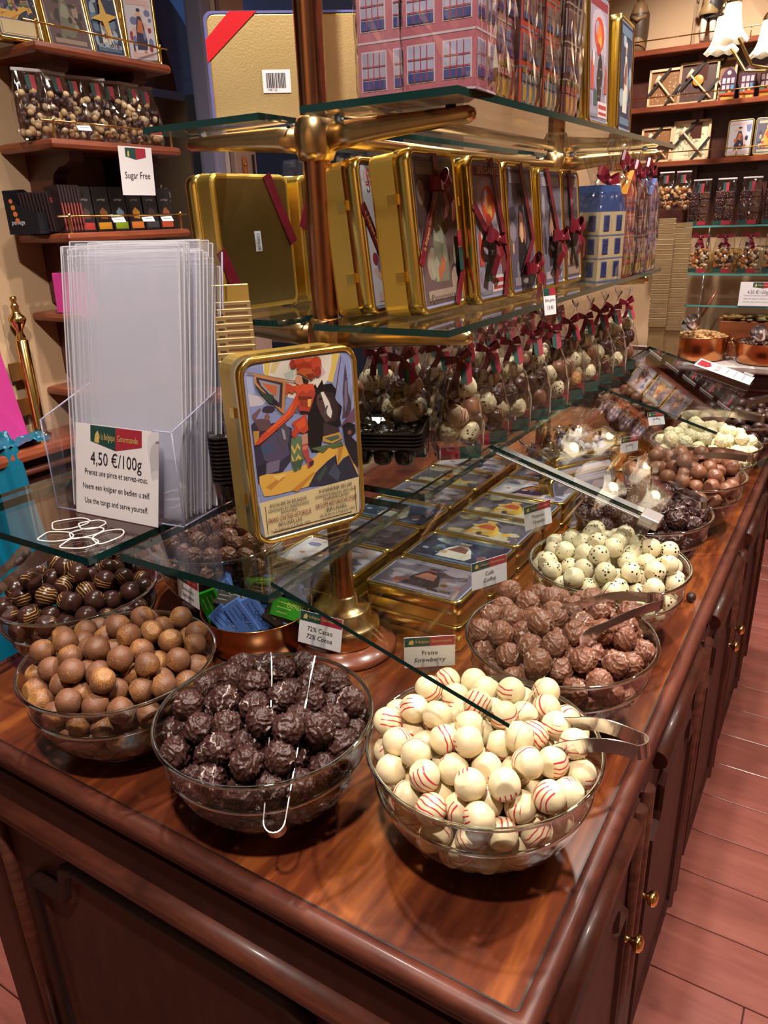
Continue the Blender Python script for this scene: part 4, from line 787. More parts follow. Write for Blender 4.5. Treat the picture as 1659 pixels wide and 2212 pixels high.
# top shelf left: big gold tin with red corner ribbon and barcode
BT = tin(.240, .137, .035, A('night', 22), .012)
b1 = put_tin(BT, 'big brushed gold tin base with scarlet corner ribbon and barcode sticker', (-.72, .93, T+S_TOP), R(180), name='big_gold_tin', skip=('base_plate',)); b1.rotation_euler = (0, 0, R(218)); b1.location = (-.7335, .9735, T+S_TOP+.001)
MB().poly([(p[0], .0352, .0685+p[1]) for p in rrect(.230, .127, .008, 5)], 'gold_dull').build('base_plate', None, b1)
MB().loft([[(p[0], y, .0685+p[1]) for p in rrect(.240-2*i, .137-2*i, .011, 5)] for i, y in ((-.001, .030), (-.001, .0358), (.002, .0360), (.003, .0350))], '#6a6aa0g', cap=False).build('rim', None, b1)
MB().loft([[(.1205, y, .078), (.1205, y, .105), (.086, y, .1375), (.050, y, .1375)] for y in (.0358, .0366)], 'ribbon_red').build('corner_ribbon', None, b1)
bc = MB().box((.030, .0362, .055), (.038, .0006, .028), 'card').build('barcode_sticker', None, b1)
m = MB(); g = random.Random(3); x = -.004
while x < .022: wv = g.choice((.0006, .0009, .0014)); m.box((x+.022, .0367, .056), (wv, .0003, .018), 'ink'); x += wv+g.choice((.0006, .001))
m.build('bars', None, bc); text('M81122', bc, (.036, .0368, .0445), (R(90), 0, R(180)), .004, 'ink', .012)

# ------------------------------------------------------------------ house-shaped cartons
def house(w, d, h, wall, roof, trim, pane, awn, label, loc, yaw, gable=.03, floors=4, cols=2, cello=True, bow=False, group=None, ground='#8a6a40', name='house_carton', text_s=None, gf=True, ww_=.36):
    o = thing(name, label, 'box', loc, (0, 0, yaw), group)
    b = MB().box((0, 0, h/2), (w, d, h), wall)
    b.build('walls', None, o)
    rf = MB(); L = []
    if gable > 0:
        rf.add([(-w/2, -d/2, h), (w/2, -d/2, h), (w/2, d/2, h), (-w/2, d/2, h), (0, -d/2, h+gable), (0, d/2, h+gable)], [(0, 1, 4), (2, 3, 5)], wall); rf.add([(-w/2-.001, -d/2, h), (0, -d/2, h+gable+.001), (0, d/2, h+gable+.001), (-w/2-.001, d/2, h), (w/2+.001, -d/2, h), (w/2+.001, d/2, h)], [(0, 1, 2, 3), (1, 4, 5, 2)], roof)
    else:
        rf.add([(-w/2, -d/2, h), (w/2, -d/2, h), (w/2, d/2, h), (-w/2, d/2, h), (-w/2*.72, -d/2*.72, h-gable), (w/2*.72, -d/2*.72, h-gable), (w/2*.72, d/2*.72, h-gable), (-w/2*.72, d/2*.72, h-gable)], [(0, 1, 5, 4), (1, 2, 6, 5), (2, 3, 7, 6), (3, 0, 4, 7), (4, 5, 6, 7)], roof)
    rf.build('roof', None, o)
    for face in ('f', 'l', 'r'):
        fw = w if face == 'f' else d; m = MB(); e = .0004
        def Q(x0, x1, z0, z1, col, k=1):
            if face == 'f': m.poly([(x0, -d/2-e*k, z0), (x1, -d/2-e*k, z0), (x1, -d/2-e*k, z1), (x0, -d/2-e*k, z1)], col)
            elif face == 'r': m.poly([(w/2+e*k, x0, z0), (w/2+e*k, x1, z0), (w/2+e*k, x1, z1), (w/2+e*k, x0, z1)], col)
            else: m.poly([(-w/2-e*k, -x0, z0), (-w/2-e*k, -x1, z0), (-w/2-e*k, -x1, z1), (-w/2-e*k, -x0, z1)], col)
        fh = h/floors
        for f in range(1 if gf else 0, floors):
            z0 = f*fh; Q(-fw/2, fw/2, z0-.001, z0+.0012, trim)
            for c in range(cols):
                cx = -fw/2+fw*(c+.5)/cols; ww = fw/cols*ww_; Q(cx-ww-.0015, cx+ww+.0015, z0+fh*.18, z0+fh*.86, trim); Q(cx-ww, cx+ww, z0+fh*.21, z0+fh*.83, pane, 2); Q(cx-ww, cx+ww, z0+fh*.21, z0+fh*.36, '#3c4a86', 3)
                for q in (-.5, 0, .5): Q(cx+q*ww-.0005, cx+q*ww+.0005, z0+fh*.21, z0+fh*.83, awn, 4)
                for q in (.4, .6): Q(cx-ww, cx+ww, z0+fh*q-.0005, z0+fh*q+.0005, awn, 4)
        if not gf: m.build('printed_facade', None, o); continue
        Q(-fw/2+.003, fw/2-.003, .003, fh*.62, ground, 1); 
        for c in range(3): Q(-fw/2+fw*(c+.28)/3, -fw/2+fw*(c+.8)/3, .005, fh*.55, '#b98a2c', 2)
        Q(-fw/2+.002, fw/2-.002, fh*.64, fh*.86, awn, 3)
        g = random.Random(int(w*1e4)+len(label))
        for q in range(7):
            x = g.uniform(-fw*.42, fw*.42); Q(x-.004, x+.004, fh*.86, fh*.86+g.uniform(.004, .009), g.choice(('#6d7a34', '#a8923c', '#4f5c2c')), 5)
        m.build('printed_facade', None, o)
    if text_s: text(text_s, o, (0, -d/2-.0022, h/floors*.75), UP, .010, '#e8d8c0', w*.6)
    if cello:
        e = .004; tz = h+abs(gable)*.6
        m = MB().loft([[(p[0], p[1], z) for p in rrect(w+2*e*k, d+2*e*k, .006, 3)] for k, z in ((.5, .001), (1, .01), (1.2, h*.5), (1, h), (.2, tz))]+[[(p[0], p[1], tz+.020) for p in rrect(w*.35, d*.3, .004, 3)]]+[[(p[0]*1.0, p[1], tz+.065) for p in rrect(w*.9, d*.55, .01, 3)]], None, cap=False, smooth=True)
        cl = m.build('cellophane', 'cello', o)
        if bow: place('bow', BOWS[len(label) % 4], o, (0, -d*.12-.004, tz+.022), (0, R(10), 0), 1.25)
    return o
HG = 'house cartons on the upper shelf'
house(.080, .066, .235, '#b5707c', '#7d3c44', '#cdb9c4', '#a7a3b8', '#a83a52', 'pink brick house carton in cellophane at the near end of the upper shelf', (-.500, .865, T+S_TOP+.001), R(6), .05, 4, 2, group=HG, gf=False)
house(.084, .060, .270, '#b86a78', '#7d3c44', '#cdbcc8', '#aeb0cc', '#b03048', 'larger pink house carton with blue and red windows at the shelf corner', (-.428, .845, T+S_TOP+.001), R(4), .05, 5, 2, group=HG, gf=False)
house(.076, .060, .240, '#a8707c', '#8a4a3c', '#b8a890', '#7c86a8', '#a03838', 'faded pink house carton with red awning and flower boxes', (-.432, .930, T+S_TOP+.001), R(93), .04, 6, 2, group=HG, text_s='CHOCOLATS')
house(.072, .060, .250, '#b5402c', '#c9883c', '#7a6a8a', '#9a7a6a', '#55646e', 'orange-red house carton with grey-blue shop front', (-.432, 1.015, T+S_TOP+.001), R(93), .05, 6, 3, group=HG, ground='#5d6f7c', text_s='THÉATRE')
house(.060, .060, .250, '#a84a34', '#a85a3c', '#8a6a6a', '#8a6a60', '#5d6f7c', 'second orange house carton beside the grey-blue shop front', (-.432, 1.090, T+S_TOP+.001), R(92), .05, 6, 2, group=HG, ground='#5d6f7c')
house(.066, .060, .225, '#4a2626', '#3a2020', '#9a8a80', '#6a5a58', '#a04a44', 'dark brown gabled house carton with pink shop front', (-.430, 1.170, T+S_TOP+.001), R(92), .06, 5, 3, group=HG, ground='#a05a58')
ut = put_tin(tin(.115, .186, .055, art_arch, .012), 'gold tin with scarlet arch poster at the far end of the upper shelf', (-.408, 1.335, T+S_TOP+.001), R(91), R(3), group='gold tins at the far end of the upper shelf', d=.055)
put_tin(tin(.115, .176, .055, A('night', 31), .012), 'last gold tin on the upper shelf, turned edge-on', (-.412, 1.50, T+S_TOP+.001), R(94), R(2), group='gold tins at the far end of the upper shelf', d=.055)
put_tin(tin(.115, .186, .055, A('old', 32), .012), 'gold tin in cellophane beside the dark brown house carton', (-.450, 1.255, T+S_TOP+.001), R(96), R(2), group='gold tins at the far end of the upper shelf', d=.055)
HM = 'house cartons on the middle shelf'
house(.074, .070, .120, '#c9b48e', '#2c4070', '#6a78a8', '#33447c', '#24346a', 'cream house carton with blue mansard roof and blue windows', (-.445, 1.480, T+S_MID+.001), R(70), -.045, 3, 2, bow=True, group=HM, ground='#b8a47e', gf=False, ww_=.20)
house(.060, .066, .150, '#b0483a', '#c98c34', '#b89a90', '#b07a7a', '#a83c3c', 'red house carton with yellow gable', (-.440, 1.572, T+S_MID+.001), R(86), .04, 4, 2, bow=True, group=HM)
house(.060, .066, .145, '#5a2a2c', '#4a2626', '#9a7a78', '#a08080', '#7a3438', 'dark brown house carton behind the yellow-gabled one', (-.438, 1.655, T+S_MID+.001), R(88), .03, 4, 2, bow=True, group=HM)
house(.060, .066, .150, '#a87a84', '#4a5c94', '#b8a0a8', '#8a80a0', '#94404c', 'pale pink house carton with blue roof at the far shelf end', (-.436, 1.740, T+S_MID+.001), R(88), .03, 4, 2, bow=True, group=HM)

# ------------------------------------------------------------------ cellophane bags of truffles with burgundy bows
def film_bag(w, d, h, neck, top):
    L = []
    for k, (z, a, b, r) in enumerate(((0, w*.96, d*.96, .004), (.012, w, d, .005), (h*.35, w*1.06, d*1.1, .012), (h*.62, w*.86, d*.86, .014), (h*.82, w*.46, d*.48, .008), (neck, .020, .012, .004), (neck+.008, .022, .013, .004), (neck+(top-neck)*.6, w*.45, d*.30, .006), (top, w*.66, d*.34, .006))):
        lp = rrect(a, b, r, 3); n = len(lp)
        L.append([(p[0]*(1+.05*math.sin(i*2.7+k)), p[1]*(1+.07*math.sin(i*1.9+k*2)), z+(.004*math.sin(i*2.1) if z == top else 0)) for i, p in enumerate(lp)])
    return MB().loft(L, 'cello', cap=False, smooth=True).mesh('film')
BAGW, BAGD = .076, .054
bag_film = film_bag(BAGW, BAGD, .165, .158, .196)
base_card = MB().box((-BAGW*.22, -BAGD/2+.0015, .011), (BAGW*.40, .001, .021), 'red').box((BAGW*.20, -BAGD/2+.0015, .011), (BAGW*.44, .001, .021), 'green').box((BAGW/2-.0035, 0, .011), (.001, BAGD*.86, .021), 'green').box((-BAGW/2+.0035, 0, .011), (.001, BAGD*.86, .021), 'red').box((0, 0, .001), (BAGW*.9, BAGD*.88, .001), 'card').mesh('base_card')
tag_card = MB().poly([(-.009, 0, 0), (-.009, 0, -.030), (0, 0, -.036), (0, 0, 0)], 'green').poly([(0, 0, 0), (0, 0, -.036), (.009, 0, -.030), (.009, 0, 0)], 'red').mesh('tag')
BIG = .0195
BT_ = {k: v for k, v in (('w', smooth_truffle(BIG, 21, 'white_choc')), ('m', smooth_truffle(BIG, 22, 'milk_plain')), ('d', smooth_truffle(BIG, 23, 'dark_stripe')), ('f', flaked_truffle(BIG, 24, 'white_flake', .12, 60)), ('s', smooth_truffle(BIG, 25, 'straw_choc')), ('c', flaked_truffle(BIG*1.12, 26, 'crisp_choc', .08, 160)), ('x', flaked_truffle(BIG, 27, 'dark_flake', .14, 80)))}
BAGPOS = [(-.017, -.006, .043), (.017, -.005, .041), (.0, .012, .042), (-.018, .004, .078), (.018, -.003, .080), (.0, -.008, .071), (-.010, .002, .112), (.013, .003, .113)]
MIX = ['dcmfwsxm', 'xwmdmwfd', 'dmfwxdmw', 'wfdmdxws', 'mdwfxwdm', 'fwxdmsdw']
ordn = ['first', 'second', 'third', 'fourth', 'fifth', 'sixth', 'seventh', 'eighth', 'ninth', 'tenth', 'eleventh', 'twelfth']
def truffle_bag(x, y, yaw, row, k, fillit=True, z=S_LOW):
    lab = 'cellophane bag of truffles with burgundy bow, %s from the front in the %s row' % (ordn[k], row)
    o = thing('truffle_bag', lab, 'bag', (x, y, T+z+.0005), (0, 0, yaw), 'bags of truffles with bows on the low shelf')
    place('film', bag_film, o); place('base_card', base_card, o); place('bow', BOWS[(k*3+len(row)) % 4], o, (0, -.008, .160), (0, R((k*37) % 30-15), 0), .92)
    place('tag', tag_card, o, (.010, -.014, .154), (R(-24), 0, 0))
    if fillit:
        mix = MIX[(k*5+len(row)) % 6]; g = random.Random(k*7+len(row)); M = Matrix.Rotation(yaw, 3, 'Z')
        for c, p in zip(mix, BAGPOS):
            q = M @ Vector(p)
            t = place('bagged_truffle', BT_[c], None, (x+q.x, y+q.y, T+z+q.z), (g.uniform(0, 6), g.uniform(0, 6), g.uniform(0, 6)))
            names_ = {'w': 'white truffle with dark chips', 'm': 'smooth milk truffle', 'd': 'striped dark truffle', 'f': 'rough white truffle', 's': 'red-striped white truffle', 'c': 'crisp golden-coated truffle', 'x': 'rough dark truffle'}
            tag(t, '%s in the %s bag of the %s row' % (names_[c], ordn[k], row), 'chocolate', 'truffles inside the bags with bows')
for k in range(10): truffle_bag(-.532+.004*k, 1.075+.092*k, R(38+(k*17) % 22), 'right', k, True)
for k in range(8): truffle_bag(-.614, 1.055+.100*k+(.0 if k else -.01), R(30+(k*23) % 30), 'middle', k, k < 4)
for k in range(9): truffle_bag(-.690, .985+.096*k, R(25+(k*13) % 30), 'left', k, k < 3)

# ------------------------------------------------------------------ holder with film sleeves, price sign
hy = R(7.5); HO = (-.822, .6185, T+S_LOW+.0005)
hd = thing('acrylic_holder', 'clear acrylic holder for film sleeves on the low glass shelf', 'holder', HO, (0, 0, hy))
th = .0025
MB().box((0, .045, th/2), (.224, .090, th)).build('floor_plate', 'acrylic', hd)
for s, n_ in ((-1, 'left'), (1, 'right')):
    MB().loft([[(s*.112+dx, y, z) for y, z in ((0, 0), (.09, 0), (.115, .13), (.100, .16), (.0, .128))] for dx in (-th/2, th/2)]).build('side_wall', 'acrylic', hd)
for x0, x1 in ((-.112, -.082), (.070, .112)):
    pts = [(x0, 0), (x1, 0), (x1, .105), (x1-.004 if x1 < 0 else x1, .120), (x1-.012 if x1 < 0 else x1, .128), (x0+.012 if x1 > 0 else x0, .128), (x0+.004 if x1 > 0 else x0, .120), (x0, .105)]
    MB().loft([[(x, y, z) for x, z in pts] for y in (-th/2, th/2)]).build('front_lip', 'acrylic', hd)
MB().loft([[(x, y+z*.16, z) for x, z in ((-.112, 0), (.112, 0), (.112, .335), (.104, .343), (-.104, .343), (-.112, .335))] for y in (.092, .092+th)]).build('back_plate', 'acrylic', hd)
MB().loft([[(x, y, z) for y, z in ((.105, .14), (.150, .0), (.146, 0), (.101, .13))] for x in (.109, .112)]).build('easel_leg', 'acrylic', hd)
for a, b in (((-.112, 0, 0), (-.112, 0, .128)), ((.112, 0, 0), (.112, 0, .128)), ((-.112, 0, 0), (.112, 0, 0)), ((.112, 0, .001), (.112, .09, .001)), ((.112, .09, 0), (.112, .115, .13)), ((.112, .100, .16), (.112, .0, .128)), ((.112, .0935, .01), (.112, .1465, .335)), ((-.112, 0, .128), (-.112, .100, .16)), ((.082, 0, .128), (.112, 0, .128))):
    MB().tube([a, b], .0011, 6, 'acrylic_glint').build('edge_line', None, hd)  # thin pale rods painting highlights along the acrylic edges
g = random.Random(5)
sleeve = MB().loft([[(-.096+.192*i/8, .0022*math.sin(PI*i/8)*math.sin(PI*j/6), .350*j/6) for i in range(9)] for j in range(7)], cap=False, smooth=True, closed=False).mesh('sleeve', 'film')
sleeve_e = MB().box((.0955, .0004, .175), (.0012, .0012, .348), 'film_edge').box((-.0955, .0004, .175), (.0012, .0012, .348), 'film_edge').box((0, .0004, .3495), (.190, .001, .001), 'film_edge').mesh('sleeve_seam')
for k in range(18):
    y = .007+.0040*k; hh = g.uniform(-.012, .006)-(.022 if k > 14 else 0)
    px = Matrix.Rotation(hy, 3, 'Z') @ Vector((g.uniform(-.004, .004)+.008+.001*k*.6, y, .004))
    o = thing('film_sleeve', 'clear film sleeve standing in the acrylic holder', 'film sleeve', (HO[0]+px.x, HO[1]+px.y, HO[2]+px.z), (R(-9.5-.08*k), R(g.uniform(-.8, .8)), hy+R(g.uniform(-1.2, 1.2))), 'film sleeves in the acrylic holder'); o.scale = (1, 1, 1+hh/.35)
    place('sheet', sleeve, o); place('seam', sleeve_e, o)
def banner(parent, x, z, w, h, y=-.0007, point=.28, words=True, flatb=False):
    b = MB(); pt = 0 if flatb else h*point
    b.poly([(x-w/2, y, z+h/2), (x-w/2, y, z-h/2+pt), (x, y, z-h/2), (x, y, z+h/2)], 'green'); b.poly([(x, y, z+h/2), (x, y, z-h/2), (x+w/2, y, z-h/2+pt), (x+w/2, y, z+h/2)], 'red')
    # small gold emblem at the left end
    b.add([(x-w*.42, y-.0003, z-h*.22), (x-w*.33, y-.0003, z-h*.26), (x-w*.31, y-.0003, z+h*.05), (x-w*.35, y-.0003, z+h*.30), (x-w*.40, y-.0003, z+h*.12)], [(0, 1, 2, 3, 4)], 'goldink')
    o = b.build('banner', None, parent)
    if words: text('la Belgique', o, (x-w*.145, y-.0006, z+h*.04), UP, h*.42, 'goldink', w*.27); text('Gourmande', o, (x+w*.235, y-.0006, z+h*.04), UP, h*.40, 'goldink', w*.40)
    return o
sg = thing('price_sign', 'white price sign per 100 g on the front of the acrylic holder', 'sign', (-.8165, .6095, T+S_LOW+.001), (R(-12), 0, R(4)))
MB().box((0, 0, .0625), (.152, .0006, .125), 'card').build('card', None, sg)
banner(sg, 0, .1085, .094, .031, -.0007, .30)
for s_, z, sz, wd in (('4,50 €/100g', .0785, .0255, .094), ('Prenez une pince et servez-vous.', .0595, .0115, .116), ('Neem een knijper en bedien u zelf.', .0395, .0115, .124), ('Use the tongs and serve yourself.', .0195, .0115, .117)):
    text(s_, sg, (0, -.0009, z), UP, sz, '#2a2030', wd)
# white elastic bands lying on the left low shelf
for k, (x, y, a, b, rz) in enumerate(((-.860, .568, .024, .020, .5), (-.838, .530, .022, .018, .2), (-.812, .556, .021, .017, 1.2), (-.790, .530, .022, .018, .8), (-.775, .562, .023, .016, 2.0), (-.826, .578, .018, .014, .3))):
    pts = [(a*math.cos(t)*(1+.12*math.sin(3*t+k)), b*math.sin(t)*(1+.15*math.sin(2*t+k)), .0012) for t in [2*PI*i/28 for i in range(29)]]
    eb = MB().tube(pts, .0010, 6, cap=False).build('elastic_band', '#dcd8d4', None, (x, y, T+S_LOW+.0003*k), (0, 0, rz)); tag(eb, 'thin white elastic band lying on the left low glass shelf', 'elastic band', 'white elastic bands')

# ------------------------------------------------------------------ name cards in the bowls
def name_card(lines, label, loc, yaw, lean=0, w=.064, h=.042, clip=True):
    o = thing('name_card', label, 'name card', (loc[0], loc[1], T+loc[2]), (-lean, 0, yaw), 'name cards at the bowls')
    MB().box((0, 0, h/2), (w, .0007, h), 'card').build('card', None, o)
    banner(o, 0, h-.0065, w*.985, .0125, -.0006, 0, True, True)
    for s_, z, sz, it in lines: text(s_, o, (0, -.0009, z), UP, sz, '#2c2a30', None, it)
    if clip:
        c = MB()
        for x in (-.009, .009): c.bbox((x, -.0022, .007), (.0026, .0016, .016), .0004)
        c.box((0, 0, -.003), (.026, .012, .003)).box((0, .006, -.006), (.016, .002, .016))
        c.build('clip', 'acrylic', o)
    return o
ln2 = lambda a, b: [(a, .0205, .0085, 0), (b, .0105, .0085, .25)]
name_card(ln2('72% Cacao', '72% Cocoa'), 'white card for 72 per cent cocoa behind the front dark truffles', (-.516, .650, .143), R(3), R(16))
name_card(ln2('Fraise', 'Strawberry'), 'white card for strawberry behind the red-striped truffles', (-.378, .690, .134), R(35), R(-2), .062, .043)
name_card(ln2('Café', 'Coffee'), 'white card for coffee beside the rough milk truffles', (-.398, .912, .140), R(62), R(4), .064, .042)
name_card(ln2('Tiramisu', 'Tiramisu'), 'white card for tiramisu beside the chip-sprinkled white truffles', (-.414, 1.155, .140), R(66), R(10), .064, .042)
name_card(ln2('Spéculoos', 'Spéculoos'), 'white card for spiced biscuit between the left bowls', (-.768, .672, .132), R(-16), R(4), .062, .042)
name_card([('truffes', .016, .008, 0)], 'small white card in front of the gold bowl', (-.402, 1.70, .128), R(55), R(3), .050, .036)
name_card([('truffes', .016, .008, 0)], 'small white card behind the rough cream-white truffles', (-.400, 1.965, .128), R(45), R(25), .046, .034)

# ------------------------------------------------------------------ tongs
def tongs(label, H, A_, B_, up, w=.0055, spoon=.012, bendw=.010, bulge=.012, loop=.010):
    """sprung serving tongs: bend at H, two flat arms to the spoon-shaped tips A_ and B_"""
    H, A_, B_, up = Vector(H), Vector(A_), Vector(B_), Vector(up).normalized()
    o = thing('serving_tongs', label, 'tongs', (H.x, H.y, T+H.z), group='steel serving tongs'); ax = ((A_+B_)/2-H).normalized(); side = (A_-B_); side = (side-ax*side.dot(ax)).normalized()
    for s, tip in ((1, A_), (-1, B_)):
        pts, ws = [], []
        for k in range(15):
            t = k/14; p = (tip-H)*t + side*s*(loop*(1-t)**2 + bulge*math.sin(PI*min(1, t*1.15))*.6) + up*(.010*math.sin(PI*t))
            pts.append(p); ws.append(bendw*(1-t)+w*t if t < .7 else w+(spoon-w)*math.sin(min(1, (t-.7)/.22)*PI/2)*(1 if t < .97 else .55))
        MB().tube(pts, ws, flat=.0006, up=side).build('arm', 'steel', o)
    bend = [side*loop*math.cos(a)-ax*loop*1.1*math.sin(a) for a in [PI*k/10 for k in range(11)]]
    MB().tube(bend, bendw, flat=.0006, up=ax).build('spring_bend', 'steel', o)
    return o
tongs('steel tongs hung over the front rim of the rough dark truffles', (-.420, .438, .080), (-.520, .566, .172), (-.476, .592, .172), (.6, -.6, .5), .0030, .0034, .0085, .002, .011)
tongs('steel tongs resting across the rim of the red-striped truffles, bend towards the aisle', (-.118, .640, .152), (-.205, .645, .140), (-.190, .605, .138), (0, 0, 1), .008, .010, .009, .004, .010)
tongs('steel tongs lying on the rough milk truffles with curved scoops', (-.172, .935, .160), (-.270, .850, .158), (-.225, .790, .158), (0, 0, 1), .005, .010, .007, .010, .012)
tongs('steel tongs with broad scoops upright in the orange-striped dark truffles', (-1.010, .485, .140), (-1.040, .612, .186), (-.994, .614, .192), (.3, -.5, .8), .006, .013, .008, .006, .012)
tongs('steel tongs across the far bowl of rough dark truffles', (-.185, 1.340, .160), (-.330, 1.440, .150), (-.300, 1.390, .150), (0, 0, 1), .006, .010, .007, .008, .010)
tongs('steel tongs across the bowl of smooth milk chocolate balls', (-.150, 1.640, .165), (-.290, 1.600, .150), (-.285, 1.660, .150), (0, 0, 1), .006, .012, .007, .008, .010)
tongs('steel tongs behind the rough cream-white truffles', (-.170, 2.01, .160), (-.340, 1.95, .160), (-.335, 2.00, .160), (0, 0, 1), .007, .014, .008, .006, .012)
tongs('steel tongs at the farthest bowl by the right picture edge', (-.080, 2.20, .185), (-.240, 2.13, .150), (-.230, 2.18, .150), (0, 0, 1), .007, .012, .008, .006, .012)

# ------------------------------------------------------------------ copper bowl of wrapped bars, gold bowl, candy bowls
def metal_bowl(name, label, x, y, r, h, mat, inner):
    o = thing(name, label, 'bowl', (x, y, T))
    MB().lathe([(0, 0), (r*.86, 0), (r*.93, .006), (r*.97, h*.5), (r*1.0, h*.94), (r*1.025, h*.97), (r*1.03, h), (r*1.005, h)], 56).build('outer_wall', mat, o)
    MB().lathe([(r*1.005, h), (r*.985, h*.96), (r*.955, h*.5), (r*.90, .010), (0, .004)], 56).build('inner_wall', inner, o)
    return o
metal_bowl('copper_bowl', 'round copper bowl of small blue, green and brown wrapped bars', -.763, .808, .089, .066, 'copper', 'brass_bright')
for s in (-1, 1):
    pass
BARC = {'blue': ('#5878bcg', '#2a3c70', 'CACAO'), 'green': ('#2c9a24g', '#c9d86a', 'EXPRESS'), 'brown': ('#2a2320g', '#a89a80', 'CAFÉ')}
def mini_bar(col, label, loc, rot, l=.062, w=.032, t=.010):
    base, ink, word = BARC[col]
    o = thing('chocolate_bar', label, 'chocolate bar', (loc[0], loc[1], T+loc[2]), rot, 'small wrapped bars in the copper bowl')
    MB().bbox((0, 0, 0), (l, w, t), .0012, base).build('wrapper', None, o)
    m = MB(); 
    for s in (-1, 1):
        for k in range(3): m.box((-.012+.002*k, s*0+(-.008+.008*k), s*(t/2+.0002)), (l*(.30+.1*k), .0012, .0002), ink)
    m.build('small_print', None, o)
    text(word, o, (.008, .006, t/2+.0004), (0, 0, 0), .011, ink, .028); text(word, o, (.008, .006, -t/2-.0004), (PI, 0, 0), .011, ink, .028)
    return o
g = random.Random(9); ct = {'blue': 0, 'green': 0, 'brown': 0}
spots = [('green', -.800, .748, .078, (R(72), R(68), R(8))), ('brown', -.775, .765, .094, (R(28), R(8), R(20))), ('blue', -.742, .750, .075, (R(78), R(55), R(12))), ('blue', -.725, .762, .080, (R(82), R(62), R(18))),
 ('green', -.690, .800, .078, (R(60), R(30), R(52))), ('brown', -.697, .785, .072, (R(58), R(48), R(40))), ('blue', -.765, .742, .062, (R(65), R(40), R(4))), ('brown', -.740, .800, .094, (R(12), R(5), R(16))), ('blue', -.800, .785, .082, (R(40), R(20), R(-20))), ('blue', -.820, .800, .078, (R(60), R(30), R(-40))), ('blue', -.705, .832, .085, (R(70), R(70), R(60))), ('green', -.760, .830, .092, (R(20), R(15), R(70))), ('blue', -.730, .850, .085, (R(35), R(10), R(100))), ('brown', -.800, .840, .084, (R(15), R(20), R(130))), ('blue', -.770, .870, .078, (R(50), R(20), R(160))),
 ('blue', -.785, .752, .055, (R(70), R(35), R(-6))), ('blue', -.710, .772, .060, (R(70), R(30), R(26)))]
for k, (c, x, y, z, r) in enumerate(spots):
    ct[c] += 1
    mini_bar(c, 'small %s wrapped bar, %s of its colour in the copper bowl' % (c, ordn[ct[c]-1]), (x, y, z), r, .062 if c != 'brown' else .050, .032 if c != 'brown' else .036)
for k in range(9):
    a = 2*PI*k/9; mini_bar('blue', 'blue wrapped bar at the bottom of the copper bowl', (-.763+.045*math.cos(a), .808+.045*math.sin(a), .030+.004*(k % 3)), (R(20), R(10), a))
gb = metal_bowl('gold_bowl', 'empty shiny gold bowl with a few white truffles, beyond the flat tins', -.505, 2.000, .088, .066, 'brass_bright', 'brass_bright')
for k in range(7):
    a = k*2.4; o = place('white_flaked_truffle', TRUF['whiteflake'][k % 2], None, (-.490+.02*k**.5*math.cos(a), 1.985+.02*k**.5*math.sin(a), T+.022+.010*(k < 3)), (k, k*2, k)); tag(o, 'rough white truffle left in the gold bowl', 'chocolate', 'truffles left in the gold bowl')
bowl(-.520, 2.300, 'clear glass bowl of marbled seashell chocolates beyond the gold bowl')
fill('milkball', -.520, 2.300, 195, 'brown chocolate in the glass bowl beyond the gold bowl', 'shell_chocolate', 12, .9)
bowl(-.560, 1.760, 'clear glass bowl of wrapped candies under the long low shelf')
WRAP = [MB().sphere((0, 0, 0), .010, c, 8, 6, (1.3, .9, .9)).add([(.011, 0, 0), (.022, .008, .003), (.022, -.008, -.003)], [(0, 1, 2)], c).add([(-.011, 0, 0), (-.022, .008, -.003), (-.022, -.008, .003)], [(0, 1, 2)], c).mesh('candy') for c in ('#b9b4c8g', '#8f5a48g', '#6a6aa8g', '#c9b070m', '#d8d0d4g')]
g = random.Random(21)
for k in range(70):
    rr = .098*math.sqrt(g.random()); a = g.uniform(0, 6.28); z = .085+.045*(1-(rr/.1)**2)+g.uniform(-.02, .01)
    o = place('wrapped_candy', WRAP[k % 5], None, (-.560+rr*math.cos(a), 1.76+rr*math.sin(a), T+z), (g.uniform(0, 6), g.uniform(0, 6), g.uniform(0, 6))); tag(o, 'twist-wrapped candy in the glass bowl under the long shelf', 'candy', 'twist-wrapped candies')
put_tin(FLAT[0], 'gold tin leaning on edge beyond the flat tins, first of three', (-.425, 1.50, T+.001), R(60), R(16), group='gold tins leaning on edge', d=FD)
put_tin(FLAT[4], 'gold tin leaning on edge beyond the flat tins, second of three', (-.445, 1.575, T+.001), R(60), R(16), group='gold tins leaning on edge', d=FD)
put_tin(FLAT[1], 'gold tin leaning on edge beyond the flat tins, third of three', (-.465, 1.645, T+.001), R(60), R(16), group='gold tins leaning on edge', d=FD)
crumb = smooth_truffle(.0085, 41, 'dark_far', .8); o = place('chocolate_crumb', crumb, None, (-.172, 1.272, T+.009)); tag(o, 'small dark chocolate piece lying on the bare counter top', 'chocolate')

